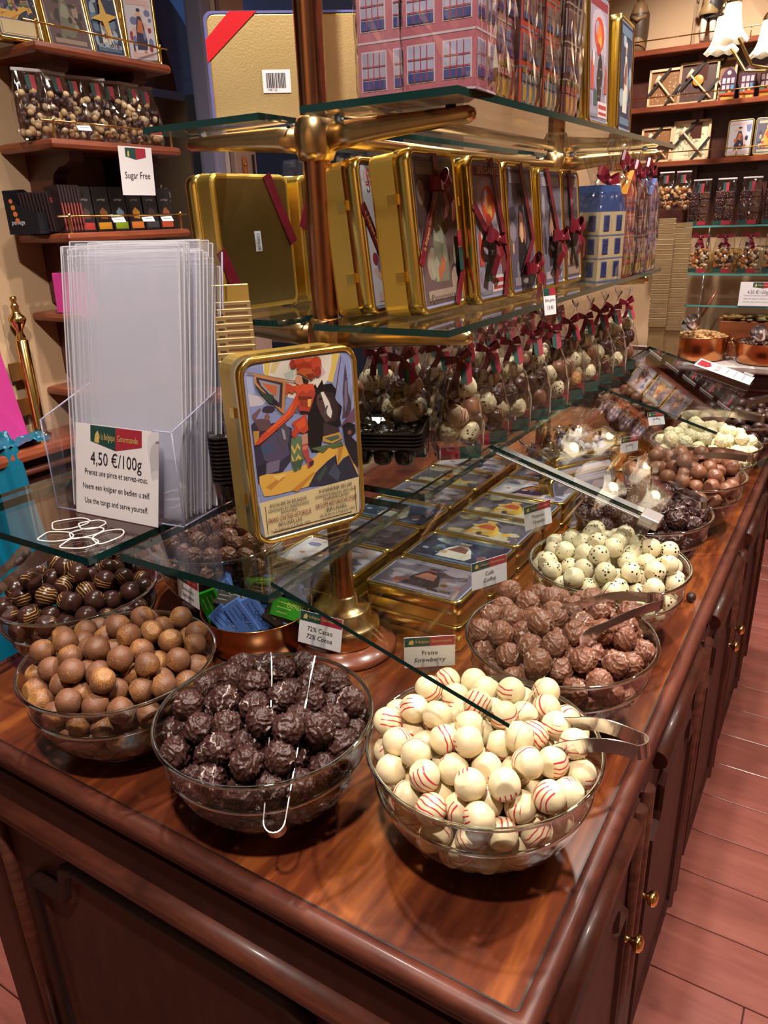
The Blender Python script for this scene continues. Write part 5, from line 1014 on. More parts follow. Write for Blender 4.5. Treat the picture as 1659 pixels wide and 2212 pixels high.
# ------------------------------------------------------------------ black trays and gold chocolate slabs behind the poster tin
def tray_stack(label, x, y, yaw, w, d, n, z0):
    for k in range(n):
        o = thing('plastic_tray', label % ordn[k], 'tray', (x, y, T+z0+.0055*k), (0, 0, yaw), 'stacked black plastic trays')
        MB().loft([[(p[0], p[1], z) for p in rrect(w-2*i, d-2*i, .014, 4)] for i, z in ((.012, .036), (.004, .040), (0, .043), (0, .0455), (.003, .0455), (.006, .042), (.016, .034))], 'black_tray', cap=False, smooth=False).build('rim', None, o)
        c = MB().poly([(p[0], p[1], .034) for p in rrect(w-.032, d-.032, .010, 4)], 'black_tray').build('deck', None, o)
        if k in (0, n-1):
            nx, ny = 4, 3
            for i in range(nx):
                for j in range(ny):
                    cx, cy = (i-(nx-1)/2)*(w-.03)/nx, (j-(ny-1)/2)*(d-.03)/ny
                    if k == 0: MB().lathe([(0, .012), (.012, .012), (.0145, .016), (.0155, .034)], 12, c=(cx, cy, 0)).build('cup', 'black_tray', o)
                    else: MB().lathe([(.0165, .0350), (.014, .0395), (.011, .036), (.006, .0352), (0, .0352)], 12, c=(cx, cy, 0)).build('cup', 'black_tray', o)
tray_stack('black chocolate tray, %s from the bottom of the stack behind the poster tin', -.628, .975, R(22), .165, .120, 5, S_LOW+.0)
tray_stack('black chocolate tray, %s from the bottom of the stack left of the poster tin', -.697, .752, R(42), .100, .112, 12, S_LOW+.0045)
for k in range(11):
    z = .403+.0084*k; o = thing('gold_slab', 'dull gold wrapped chocolate slab, %s from the front of the stepped row' % ordn[k], 'chocolate slab', (-.662-.0058*k, .714+.0062*k, T+z), (R(-4), 0, R(42)), 'gold wrapped slabs behind the sleeves')
    MB().bbox((0, 0, .031), (.050, .0062, .062), .0008, 'kraft_gold').build('wrapper', None, o)
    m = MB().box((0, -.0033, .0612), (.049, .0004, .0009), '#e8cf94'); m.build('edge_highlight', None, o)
    m = MB().box((-.017, -.0034, .050), (.008, .0003, .012), '#4a3626').box((.005, -.0034, .0565), (.030, .0003, .0028), '#6a4c30').box((.006, -.0034, .045), (.022, .0003, .004), '#6a4c30').build('print', None, o)
o = thing('gold_card', 'plain gold card standing behind the gold slabs', 'card', (-.732, .788, T+.470), (R(-3), 0, R(42))); MB().bbox((0, 0, .050), (.050, .002, .100), .0008, 'gold_card').build('sheet', None, o)
o = thing('slab_stand', 'clear stepped stand under the gold chocolate slabs', 'stand', (-.693, .748, T+.3875), (0, 0, R(42)))
MB().add([(-.026, -.050, 0), (.026, -.050, 0), (.026, .058, 0), (-.026, .058, 0), (-.026, -.050, .013), (.026, -.050, .013), (.026, .058, .094), (-.026, .058, .094)], [(0, 3, 2, 1), (4, 5, 6, 7), (0, 1, 5, 4), (1, 2, 6, 5), (2, 3, 7, 6), (3, 0, 4, 7)]).build('wedge', 'acrylic', o)

# ------------------------------------------------------------------ left wall: pier with shelves, window, ledge
XW = -1.80
struct('wall_left', MB().box((XW-.06, 1.36, CEIL/2), (.12, .555, CEIL)).box((XW-.06, 4.05, CEIL/2), (.12, .7, CEIL)).box((XW-.06, 2.6, CEIL-.2), (.12, 2.4, .4)).box((XW-.06, 2.6, .25), (.12, 2.4, .5)), 'wall')
struct('trim_1', MB().bbox((XW-.004, 1.10, CEIL/2), (.03, .022, CEIL), .003), 'wall')
struct('wall_rear_left', MB().box((-2.02, .45, CEIL/2), (.06, 1.26, CEIL)), 'wood_bracket')
# street side of the window: blue house front with a dark arched opening, lit by an added lamp out of view
m = MB()
AYC, az, ar = 3.02, 1.335+T+.20, .585
outer = [(1.0, -.2), (6.0, -.2), (6.0, 4.2), (1.0, 4.2)]
n = 24; arc = [(AYC+ar*math.cos(PI*k/n), az-.20+ar*math.sin(PI*k/n)) for k in range(n+1)]
pts = [(-3.4, y, z) for y, z in arc]; up = [(-3.4, AYC+4.0*math.cos(PI*k/n), min(4.4, az-.20+4.0*math.sin(PI*k/n))) for k in range(n+1)]
m.add(pts+up, [(k, k+1, n+2+k, n+1+k) for k in range(n)], '#2f5f9ag')
m.add([(-3.4, AYC+ar, -.2), (-3.4, 6.55, -.2), (-3.4, 6.55, az-.2), (-3.4, AYC+ar, az-.2)], [(0, 1, 2, 3)], '#26406ag'); m.add([(-3.4, -1.45, -.2), (-3.4, AYC-ar, -.2), (-3.4, AYC-ar, az-.2), (-3.4, -1.45, az-.2)], [(0, 1, 2, 3)], '#26406ag')
fac = m.build('street_facade'); tag(fac, 'blue house front across the street with a dark arched opening', 'building')
MB().loft([[(x, AYC+rr*math.cos(PI*k/n), az-.2+rr*math.sin(PI*k/n)) for k in range(n+1)] for x, rr in ((-3.38, ar+.02), (-3.30, ar+.01), (-3.30, ar-.08), (-3.5, ar-.10))], '#35609cg', cap=False, closed=False).build('arch_moulding', None, fac)
MB().box((-3.7, 3.0, 1.4), (.05, 7, 3.6), '#14161c').build('dark_opening', None, fac)
MB().box((-3.42, 3.0, az-.22), (.06, .9, .04), '#1c2c4a').build('transom', None, fac)
sl_ = bpy.data.lights.new('facade_fill_lamp', 'POINT'); sl_.energy = 9; sl_.color = (.65, .8, 1.0); sl_.shadow_soft_size = .15  # unseen point light added to brighten the blue front
so = link(bpy.data.objects.new('facade_fill_lamp', sl_)); so.location = (-2.5, 3.3, 2.7)
wn = thing('window_1', None, None); tag(wn, 'dark shop window at the left with faint lettering, blue arch beyond', kind='structure')
MB().box((XW-.05, 1.79, 1.7), (.006, .31, 2.4), 'glass_pane').build('pane', None, wn)
MB().bbox((XW-.03, 1.955, 1.6), (.07, .045, 2.8), .006, '#8d8aa6').build('window_post', None, wn)
MB().box((XW-.03, 1.992, 1.6), (.05, .026, 2.8), '#c9bcb8').build('white_stop', None, wn); MB().box((XW-.05, 2.020, 1.6), (.03, .03, 2.8), '#1f2c56').build('blue_gap', None, wn)
text('ade', wn, (XW-.045, 1.722, T+.735), (R(90), 0, R(90)), .075, '#8a8a90', None, .2)
dr = thing('door_1', None, None); tag(dr, 'shop door with beige stile and brass keyhole plate', kind='structure')
MB().bbox((XW-.03, 2.088, 1.6), (.045, .105, 2.8), .004, '#b08f84').build('door_stile', None, dr); MB().box((XW-.04, 2.52, 1.7), (.006, .76, 2.4), 'glass_pane').build('pane', None, dr)
MB().bbox((XW-.03, 2.94, 1.6), (.045, .09, 2.8), .004, '#b08f84').build('door_stile', None, dr)
kp = MB().loft([[(x, 2.075+p[0], T+.815+p[1]) for p in rrect(.022, .075, .011, 5)] for x in (-1.807, -1.803)]).build('keyhole_plate', 'brass_pole', dr); MB().sphere((-1.803, 2.075, T+.828), .006, 'brass', 8, 6).build('key_cylinder', None, kp)
MB().bbox((-1.803, 2.118, T+.80), (.006, .010, .12), .002, 'black').build('latch_edge', None, dr)
# shelves on the pier
LS = [1.03, .84, .64, .455, .265]
SX0, SX1, SY0, SY1 = XW, -1.60, 1.20, 1.592
def bracket_mesh():
    P = [(0, 0), (.165, 0), (.165, -.018), (.150, -.026), (.120, -.032), (.098, -.045), (.085, -.070), (.078, -.105), (.066, -.130), (.045, -.142), (.020, -.146), (0, -.146)]
    return MB().loft([[(x, y, z) for x, z in P] for y in (-.020, .020)], 'wood_bracket').mesh('bracket')
BRK = bracket_mesh()
ords = ['top', 'second', 'third', 'fourth', 'lowest']
for k, z in enumerate(LS):
    o = thing('wall_shelf', 'red-brown wooden wall shelf on curved brackets, %s of five' % ords[k] if k != 4 else 'red-brown wooden wall shelf on curved brackets, lowest of five', 'shelf', ((SX0+SX1)/2, (SY0+SY1)/2, T+z), group='wall shelves on the left pier')
    w, d = SX1-SX0, SY1-SY0
    MB().loft([[(p[0], p[1], zz) for p in rrect(w-2*i, d-2*i, .003, 2)] for i, zz in ((.008, -.022), (.002, -.019), (0, -.011), (.002, -.003), (.008, 0))]).build('board', 'wood_red', o)
    for yy in (-.110, .120): place('bracket', BRK, o, (-w/2, yy, -.022))
    if k < 3:
        rl = MB().tube([(w/2-.012, -d/2-.012, .036), (w/2-.012, d/2+.004, .036)], .0024, 8).build('gallery_rail', 'brass_bright', o)
        for yy in (-d/2+.02, d/2-.02):
            MB().lathe([(.0032, 0), (.0026, .004), (.0026, .030), (.0048, .033), (.0048, .039), (.003, .043), (0, .044)], 10, c=(w/2-.012, yy, 0)).build('rail_post', 'brass_bright', o)
# tins on the top shelf
zt = T+LS[0]+.0005
for k, (y, art, lab, yw, w, h) in enumerate(((1.215, art_cortege, 'procession poster tin on the top wall shelf', 84, .105, .150), (1.345, A('old', 51), 'sepia picture tin on the top wall shelf', 86, .115, .150), (1.455, A('night', 52), 'dark blue tin with a gold star on the top wall shelf', 83, .090, .150))):
    t = put_tin(tin(w, h, .03, art, .008), lab, (-1.655, y, zt), R(yw), R(9), group='tins on the top wall shelf', d=.03)
    if k == 2:
        st_ = [( .0+.038*(1 if i % 2 == 0 else .30)*math.cos(PI/2+PI*i/4.0+.12), -.0024, .085+.055*(1 if i % 2 == 0 else .22)*math.sin(PI/2+PI*i/4.0+.12)) for i in range(8)]
        MB().add(st_, [tuple(range(8))], '#c9a04a').build('star', None, t); text('BRUXELLES 58', t, (0, -.0024, .022), UP, .012, '#b8c0cc', .062)
put_tin(tin(.080, .150, .034, A('salon', 53), .008), 'gold-sided tin at the right end of the top wall shelf', (-1.640, 1.545, zt), R(60), R(4), group='tins on the top wall shelf', d=.034)
# nut bags on the second shelf
def clip_bag(name, label, loc, yaw, w, h, d, contents, group, cat='bag', base=True, clipc='#d8cfd0', sc=1.0, word=True):
    o = thing(name, label, cat, loc, (0, 0, yaw), group)
    L = [[(p[0]*(1+.03*math.sin(i*2.3+q)), p[1], z) for i, p in enumerate(rrect(a, b, min(.008, b*.45), 3))] for q, (z, a, b) in enumerate(((0, w*.9, d*.8), (.01, w, d), (h*.5, w*1.02, d*1.05), (h*.72, w*.92, d*.55), (h*.95, w*.80, .006), (h, w*.78, .004)))]
    MB().loft(L, 'cello', cap=False, smooth=True).build('film', None, o)
    MB().bbox((0, 0, h), (w*.84, .008, .007), .001, clipc).build('clip_strip', None, o)
    MB().poly([(-w*.13, -d*.30, h*.92), (-w*.13, -d*.42, h*.72), (0, -d*.43, h*.70), (0, -d*.30, h*.92)], 'green').poly([(0, -d*.30, h*.92), (0, -d*.43, h*.70), (w*.13, -d*.42, h*.72), (w*.13, -d*.30, h*.92)], 'red').build('brand_label', None, o)
    if base: MB().box((-w*.22, -d/2-.001, .010), (w*.40, .001, .018), 'green').box((w*.18, -d/2-.001, .010), (w*.40, .001, .018), 'red').build('base_band', None, o)
    c = place('contents', contents, o, (0, 0, 0)); tag(c, kind='stuff')
    return o
def nuts(w, h, d, cols, r, n, seed):
    g = random.Random(seed); m = MB()
    for k in range(n):
        z = .012+(h*.62)*k/n; ww = w*.5-r; m.sphere((g.uniform(-ww, ww), g.uniform(-d*.5+r, d*.42-r) if k % 3 else -d*.5+r, z), r*g.uniform(.85, 1.15), g.choice(cols), 7, 5, (1, .8, g.uniform(.75, 1.2)))
    return m.mesh('nuts')
NUT = [nuts(.078, .145, .045, ['#d8b98c', '#e2caa4', '#3a2228', '#4a2a2a', '#c9a070'], .0082, 64, s) for s in (1, 2, 3)]
for k in range(7):
    y = 1.215+.054*k; clip_bag('nut_bag', 'clear bag of coated nuts with brand label, %s from the left on the wall shelf' % ordn[k], (-1.665+.012*(k % 2), y, T+LS[1]+.0005), R(70+6*((k*3) % 4)), .080, .140, .045, NUT[k % 3], 'nut bags on the second wall shelf', base=False)
# third shelf: black chocolate bars
zt = T+LS[2]+.0005
for k in range(6):
    col = ('#a8342c', '#c98a20', '#8aa020', '#c9702c', '#3a3a3c', '#b0482c')[k]
    o = thing('bar_box', 'slim black chocolate bar with %s band, %s from the left on the third wall shelf' % (('red', 'yellow', 'green', 'orange', 'grey', 'rust')[k], ordn[k]), 'chocolate bar', (-1.650, 1.300+.052*k, zt), (R(-4), 0, R(84)), 'black chocolate bars on the third wall shelf')
    MB().bbox((0, .009, .052), (.044, .018, .104), .001, '#1a1516').build('box', None, o); m = MB().box((0, -.0006, .013), (.036, .0006, .016), col)
    for q in range(3): m.lathe([(.0022, 0), (0, .0004)], 8, col, (0, -.0004-.0002*q, .092-.005*q), False)
    m.build('print', None, o); text('perlège', o, (0, -.0009, .074), UP, .008, '#9a8f88', .022)
    MB().add([(-.008, -.0007, .030), (.010, -.0007, .028), (.012, -.0007, .045), (.0, -.0007, .056), (-.010, -.0007, .046)], [(0, 1, 2, 3, 4)], ('#4a3030', '#7a4a2c', '#6a7a8a', '#c98a2c', '#4a3a34', '#8a4a2c')[k]).build('picture', None, o)
for k in range(7):
    o = thing('thin_bar', 'thin black chocolate bar with red stripe standing edge-on, %s of seven' % ordn[k], 'chocolate bar', (-1.655, 1.222+.0085*k, zt), (0, R(-3), R(2)), 'edge-on black bars on the third wall shelf')
    MB().bbox((0, 0, .052), (.050, .0062, .104), .0008, '#2a1c1e').build('box', None, o); MB().box((.0253, 0, .034), (.0006, .0040, .06), '#8a3830').build('stripe', None, o)
db = thing('display_carton', 'black counter carton with orange dots holding thin bars', 'box', (-1.700, 1.180, zt), (0, 0, R(20)))
MB().add([(-.04, -.03, 0), (.04, -.03, 0), (.04, .05, 0), (-.04, .05, 0), (-.04, -.03, .095), (.0, -.03, .060), (.04, -.03, .045), (.04, .05, .050), (-.04, .05, .100)], [(0, 3, 2, 1), (0, 1, 6, 5, 4), (1, 2, 7, 6), (2, 3, 8, 7), (3, 0, 4, 8)], '#17161c').build('carton', None, db)
m = MB()
for q in range(4): m.lathe([(.006-.001*(q == 0), 0), (0, .0005)], 10, '#c9703c', (0, 0, 0), False); m.v[-20:] = [(x-.022+.003*q, -.0306, z*0+y+.072-.014*q) for x, y, z in m.v[-20:]]
m.build('orange_dots', None, db); text('perlège', db, (-.012, -.0306, .026), UP, .014, '#d8d4d8', .034)
for k in range(9):
    o = thing('thin_bar', 'thin black chocolate bar inside the dotted counter carton, %s from the left' % ordn[k], 'chocolate bar', (-1.712+.0065*k, 1.190+.0045*k, zt+.003), (R(-5), 0, R(110)), 'thin bars in the dotted carton')
    MB().bbox((0, 0, .044), (.044, .005, .088), .0008, '#2a1c1e').build('box', None, o); MB().box((.0, -.0028, .07), (.030, .0004, .012), '#8a3830').build('stripe', None, o)
for k in range(4):
    y = (1.300, 1.360, 1.455, 1.520)[k]
    o = thing('shelf_price', 'tiny white price holder on the wall shelf rail, %s from the left' % ordn[k], 'price tag', (-1.606, y, T+(LS[2] if k else LS[1])+.022), (R(-35), 0, R(85)), 'price holders on the wall shelves'); MB().box((0, 0, .006), (.036, .0008, .016), 'card').box((0, -.0006, .006), (.024, .0003, .002), '#77727a').build('card', None, o)
sf = thing('sugar_free_sign', 'white Sugar Free sign hanging from the second wall shelf', 'sign', (-1.594, 1.425, T+LS[1]-.118), (R(3), 0, R(90)))
MB().box((0, 0, .055), (.105, .0006, .110), 'card').build('card', None, sf); banner(sf, 0, .094, .064, .026, -.0007, .25, False); text('Sugar Free', sf, (0, -.0009, .045), UP, .022, '#3a3038', .080)
for k in range(3):
    o = thing('pink_carton', 'bright pink carton standing on the fourth wall shelf, %s of three' % ordn[k], 'box', (-1.675+.002*k, 1.222+.022*k, T+LS[3]+.0005), (0, R(2), R(30)), 'pink cartons on the fourth wall shelf'); MB().bbox((0, 0, .047), (.055, .018, .094), .001, 'pink').build('carton', None, o)
# window ledge below the shelves
lg = thing('window_ledge', 'red-brown wooden ledge cabinet along the left wall', 'ledge', (-1.76, 1.05, 0))
MB().loft([[(p[0], p[1], T+z) for p in rrect(.16-2*i, 1.5-2*i, .004, 2)] for i, z in ((.012, .118), (.002, .122), (0, .134), (.003, .146), (.010, .150))]).build('ledge_top', 'wood_red', lg)
MB().box((-.015, 0, (T+.118)/2), (.10, 1.46, T+.118)).build('cabinet_body', 'wood_dark', lg)
MB().tube([(.048, -.72, T+.085), (.048, .72, T+.085)], .010, 10).build('bead', 'wood_mould', lg)
bp = thing('brass_post', 'brass post with turned finial standing on the wooden ledge', 'post', (-1.766, 1.136, T+.150))
MB().lathe([(0, 0), (.026, 0), (.026, .006), (.019, .009), (.0165, .014), (.0175, .024), (.0165, .030), (.0155, .032), (.0155, .245), (.0135, .247), (0, .247)], 24).build('shaft', 'brass_bright', bp)
MB().lathe([(.011, .247), (.012, .254), (.008, .262), (.0085, .270), (.017, .285), (.0215, .295), (.018, .303), (.010, .311), (.008, .320), (.011, .326), (.008, .332), (.006, .338), (.0085, .344), (.0075, .350), (0, .352)], 24).build('finial', 'brass_bright', bp)
for z in (.060, .150):
    pl = MB().bbox((-.008, -.020, z+.022), (.006, .048, .046), .002).build('hinge_plate', 'brass', bp)
    for dz in (.010, .034): MB().sphere((-.003, -.006, z+dz), .0032, 'brass_bright', 8, 6).build('screw', None, pl)
pb = thing('pink_bag', 'tall magenta paper bag on the ledge at the left picture edge', 'bag', (-1.775, 1.035, T+.151), (0, 0, R(8)))
MB().add([(-.04, -.11, 0), (.04, -.11, 0), (.04, .05, 0), (-.04, .05, 0), (-.03, -.10, .25), (.030, -.10, .25), (.012, .035, .25), (-.03, .035, .25), (.036, -.03, .12)], [(0, 3, 2, 1), (0, 1, 5, 4), (1, 2, 8), (2, 6, 8), (6, 5, 8), (5, 1, 8), (2, 3, 7, 6), (3, 0, 4, 7)], 'pink').build('paper', None, pb)
def satin_cloth(name, label, x0, x1, y0, y1, fz, n=40, seed=1):
    vs = []; fs = []; o = Vector((seed*3.1, seed, 0))
    for i in range(n+1):
        for j in range(n+1):
            u, v = i/n, j/n; x = x0+(x1-x0)*u; y = y0+(y1-y0)*v; p = Vector((u*2.2, v*7, 0))+o
            w = mnoise.noise(p)*.5+mnoise.noise(p*2.3)*.3+abs(mnoise.noise(Vector((u*1.2, v*11, 3))+o))*.5
            vs.append((x+.034*w, y, fz(u, v)+.030*w))
    for i in range(n):
        for j in range(n): a = i*(n+1)+j; fs.append((a, a+n+1, a+n+2, a+1))
    me = MB().add(vs, fs, 'satin', True).build(name); tag(me, label, 'cloth'); return me
satin_cloth('satin_cloth', 'crumpled turquoise satin cloth on the wooden ledge beside the brass post', -1.80, -1.69, .88, 1.115, lambda u, v: T+.160+.028*math.sin(PI*u)*math.sin(PI*min(1, v*1.1)))
def drape(u, v): return T+.165-(.0 if u < .15 else (u-.15)*.80)
satin_cloth('satin_drape', 'turquoise satin draped down behind the left truffle bowl', -1.72, -1.56, .72, 1.02, drape, 44, 4)
# ------------------------------------------------------------------ back wall: shelves, boxes, figures, lamp
BY = 4.30
struct('trim_2', MB().box((-.60, BY, T+.95), (1.30, .02, .80)), 'wood_bracket')
BS = [1.351, 1.108, .863]
for k, z in enumerate(BS):
    o = thing('back_shelf', 'red-brown back wall shelf with thin brass rail, %s of three' % ('top', 'middle', 'lowest')[k], 'shelf', (-.62, 4.235, T+z), group='back wall shelves')
    MB().bbox((0, 0, -.012), (1.30, .13, .024), .003).build('board', 'wood_red', o)
    rl = MB().tube([(-.65, -.055, .040), (.65, -.055, .040)], .0028, 8).build('gallery_rail', 'brass_bright', o)
    for x in (-.62, 0, .62): MB().tube([(x, -.055, 0), (x, -.055, .042)], .0025, 6).build('rail_post', 'brass_bright', o)
    for x in (-.20, .12): MB().box((x, .03, -.13), (.05, .06, .21), 'wood_bracket').build('upright', None, o)
def frame_box(label, x, z, w, h, style, yaw=0):
    o = thing('framed_chocolate', label, 'box', (x, 4.225, T+z), (R(-6), 0, yaw), 'wood-framed chocolate boxes')
    m = MB(); t = .010
    for c, d in (((0, 0, t/2), (w, .018, t)), ((0, 0, h-t/2), (w, .018, t)), ((-w/2+t/2, 0, h/2), (t, .018, h)), ((w/2-t/2, 0, h/2), (t, .018, h))): m.box(c, d, '#d8b48c')
    m.build('wooden_frame', None, o)
    base = {'dark': '#4a2c22', 'white': '#d8cba8', 'nut': '#8a5c34'}[style]; p = MB().box((0, .004, h/2), (w-2*t, .008, h-2*t), base); g = random.Random(len(label))
    for q in range(46 if style != 'white' else 30):
        cx, cz = g.uniform(-w/2+.02, w/2-.02), g.uniform(.02, h-.02); rr = g.uniform(.002, .006) if style != 'white' else g.uniform(.010, .024); a = g.uniform(0, 3.1)
        p.poly([(cx+rr*math.cos(a), -.0008-q*2e-5, cz+rr*math.sin(a)), (cx+.3*rr*math.cos(a+1.57), -.0008-q*2e-5, cz+.3*rr*math.sin(a+1.57)), (cx-rr*math.cos(a), -.0008-q*2e-5, cz-rr*math.sin(a)), (cx-.3*rr*math.cos(a+1.57), -.0008-q*2e-5, cz-.3*rr*math.sin(a+1.57))], {'dark': '#8a6a50', 'white': '#a89a78', 'nut': '#e2d2b8'}[style])
    p.build('chocolate_slab', None, o)
    MB().tube([(-w*.30, -.010, h*.62), (-w*.16, -.012, h*.82)], .009, 8, '#e0bfa0').build('mallet_head', None, o); MB().tube([(-w*.22, -.011, h*.70), (w*.36, -.011, h*.10)], .0045, 8, '#e0bfa0').build('mallet_handle', None, o)
    for a, b in (((-w/2, h*.30), (w*.15, h)), ((.06*w, 0), (w/2, h*.55))): MB().tube([(a[0], -.0105, a[1]), (b[0], -.0105, b[1])], .006, flat=.0004, mat='#1c1a14', up=(0, 1, 0)).build('black_band', None, o)
    if style == 'dark': MB().lathe([(.024, 0), (.022, .001), (0, .001)], 20, '#d88a1c').build('orange_sticker', None, o, (.0, -.0125, h*.55), (R(90), 0, 0))
    return o
frame_box('wood-framed nut chocolate at the left end of the middle back shelf', -.985, BS[1], .150, .165, 'nut'); frame_box('wood-framed dark chocolate with orange sticker on the middle back shelf', -.832, BS[1], .175, .178, 'dark')
frame_box('second wood-framed dark chocolate, half behind the lamp shades', -.745, BS[1], .150, .182, 'nut').location.y = 4.25
frame_box('wood-framed white chocolate with leaf relief on the lowest back shelf', -.838, BS[2], .172, .178, 'white'); frame_box('wood-framed box at the left end of the lowest back shelf', -1.000, BS[2], .150, .160, 'nut')
def purple_house(label, x, z, k):
    o = thing('house_box', label, 'box', (x, 4.225, T+z), (0, 0, R(3)), 'purple house-shaped boxes'); w, h, d = .064, .098, .045
    MB().loft([[(-w/2, y, 0), (w/2, y, 0), (w/2, y, h), (w*.30, y, h+.024), (0, y, h+.038), (-w*.30, y, h+.024), (-w/2, y, h)] for y in (-d/2, d/2)], '#4e2a44').build('carton', None, o)
    m = MB(); e = -d/2-.0006
    for r_ in range(2):
        for c in range(3): x0 = -.026+.0185*c; z0 = .040+.029*r_; m.box((x0+.007, e, z0+.011), (.013, .0005, .022), '#c9b4bc' if not (r_ == 0 and c == 2) else '#5a9ac0')
    m.box((0, e, .017), (w*.94, .0005, .030), '#c9562c').box((0, e-.0004, .008), (w*.8, .0005, .012), '#d8a848').box((-.02, e-.0004, .034), (.02, .0005, .006), '#4a9a8a').box((.008, e-.0004, .035), (.012, .0005, .006), '#c9b83c'); m.lathe([(.009, 0), (0, .0004)], 14, '#b8a8a8', (0, 0, 0), False); m.v[-28:] = [(a, e-.0003, c_*0+b+.112) for a, b, c_ in m.v[-28:]]
    m.build('printed_facade', None, o)
for k, x in enumerate((-.695, -.612, -.530, -.448)): purple_house('purple house-shaped box with orange base, %s from the left on the middle back shelf' % ordn[k], x, BS[1], k)
for k, x in enumerate((-.618, -.500, -.382)): put_tin(tin(.110, .158, .03, A(('salon', 'yellow', 'street')[k], 60+k), .010), 'gold-rimmed picture tin on the lowest back shelf, %s from the left' % ordn[k], (x, 4.205, T+BS[2]+.001), R(2), R(7), group='tins on the lowest back shelf', d=.03)
# carved figures on the top shelf, framed round mirror
def figure(label, x, h, cloak):
    o = thing('carved_figure', label, 'figurine', (x, 4.23, T+BS[0]+.0005), (0, 0, R(8)), 'figures above the back shelves')
    if cloak:
        MB().lathe([(0, 0), (.040, 0), (.038, .05), (.034, .12), (.040, .17), (.030, .20), (.014, .215), (0, .216)], 20).build('robe', '#8a6a48', o); MB().lathe([(.040, .02), (.046, .10), (.046, .16), (.030, .195), (.016, .21)], 20).build('cloak', '#4a3626', o, (0, .006, 0)); MB().sphere((0, -.004, .236), .022, '#a8805c', 12, 8, (1, 1, 1.2)).build('head', None, o); MB().tube([(-.03, -.02, .15), (-.005, -.045, .135), (.03, -.02, .15)], .011, 8, '#8a6a48').build('arms', None, o)
    else:
        for s in (-1, 1): MB().tube([(s*.020, 0, .004), (s*.020, -.004, .06), (s*.017, 0, .125)], [.011, .013, .016], 10, '#d8cdb8').build('leg', None, o)
        MB().lathe([(.042, .115), (.046, .125), (.030, .160), (.034, .200), (.026, .228), (.010, .236), (0, .237)], 18).build('tunic', '#9a7c50', o); MB().lathe([(.046, .10), (.050, .15), (.044, .21), (.02, .235)], 14).build('cape', '#2c241e', o, (.012, .016, 0)); MB().sphere((0, -.003, .262), .021, '#d8cdb8', 12, 8, (1, 1, 1.2)).build('head', None, o)
        MB().tube([(-.034, -.004, .215), (-.052, -.02, .17), (-.060, -.030, .20)], .009, 8, '#d8cdb8').build('arm', None, o); MB().tube([(-.066, -.03, -.0), (-.060, -.03, .30)], .0022, 6, '#8a7a5a').build('staff', None, o)
    return o
figure('small carved robed figure with cloak above the gold tins', -1.130, .25, True); figure('small figure with white legs, short tunic and staff above the back shelves', -.815, .28, False)
mr = thing('round_mirror', 'round dark-framed mirror on the back wall behind the lamp', 'mirror', (-.43, 4.27, T+1.62), (R(90), 0, 0)); tor = torus(.165, .022, 0, 'wood_mould', 48, 10); tor.build('frame', None, mr); MB().lathe([(.155, 0), (0, 0.001)], 40).build('glass', 'steel', mr)
# chandelier with bell-shaped glass shades
MAKE['shade'] = lambda: shade_mat()
def shade_mat():
    m, nt = new_mat('frosted_shade'); N = NT(nt); out = N.n('ShaderNodeOutputMaterial'); d = N.n('ShaderNodeBsdfDiffuse'); d.inputs[0].default_value = (.85, .80, .70, 1); t = N.n('ShaderNodeBsdfTranslucent'); t.inputs[0].default_value = (.95, .88, .72, 1)
    mx = N.n('ShaderNodeMixShader'); mx.inputs[0].default_value = .45; N.l(d.outputs[0], mx.inputs[1]); N.l(t.outputs[0], mx.inputs[2]); N.l(mx.outputs[0], out.inputs[0]); return m
MAKE['bulb'] = lambda: emit('lit_bulb', (1.0, .88, .66), 3)
CHC = Vector((-.42, 3.86, T+1.34)); chn = thing('chandelier', 'brass chandelier with frosted bell-shaped glass shades at the top right', 'lamp', CHC)
MB().tube([(0, 0, -.16), (0, 0, CEIL-CHC.z)], .009, 10, 'brass').build('stem', None, chn); MB().lathe([(0, -.20), (.02, -.19), (.035, -.16), (.022, -.12), (.03, -.08), (.015, -.04), (.012, 0)], 20, 'brass').build('body', None, chn)
shade_mesh = MB(); L = []
for z, r in ((0, .018), (-.004, .026), (-.015, .030), (-.045, .033), (-.085, .039), (-.115, .048), (-.130, .060), (-.138, .068)):
    L.append([((r*(1+(.05 if z < -.1 else 0)*math.cos(8*a)))*math.cos(a), (r*(1+(.05 if z < -.1 else 0)*math.cos(8*a)))*math.sin(a), z+(.005*math.cos(8*a) if z < -.11 else 0)) for a in [2*PI*k/48 for k in range(48)]])
shade_me = shade_mesh.loft(L, 'shade', cap=False, smooth=True).mesh('shade')
for k, adeg in enumerate((222, 172, 116, 60, 0, -72)):
    a = R(adeg); ux, uy = math.cos(a), math.sin(a); r0 = .27
    pts = [(ux*r*r0, uy*r*r0, z) for r, z in ((.08, -.12), (.3, -.175), (.6, -.165), (.85, -.07), (1.0, .045), (1.04, .09), (1.0, .115), (1.0, .075))]
    ar_ = MB().tube(pts, .0065, 8, '#c9b070m').build('arm', None, chn); sh_z = .055
    MB().lathe([(.010, .03), (.017, .022), (.026, .010), (.030, -.004), (.026, -.008)], 16, 'brass').build('gallery', None, chn, (ux*r0, uy*r0, sh_z))
    s_ = place('shade', shade_me, chn, (ux*r0, uy*r0, sh_z))
    MB().sphere((0, 0, -.070), .024, 'bulb', 12, 8).build('bulb', None, s_)
    bl = bpy.data.lights.new('chandelier_bulb', 'POINT'); bl.energy = .22; bl.color = (1, .82, .58); bl.shadow_soft_size = .03
    lo = link(bpy.data.objects.new('chandelier_bulb', bl)); lo.location = (CHC.x+ux*r0, CHC.y+uy*r0, CHC.z+sh_z-.108)
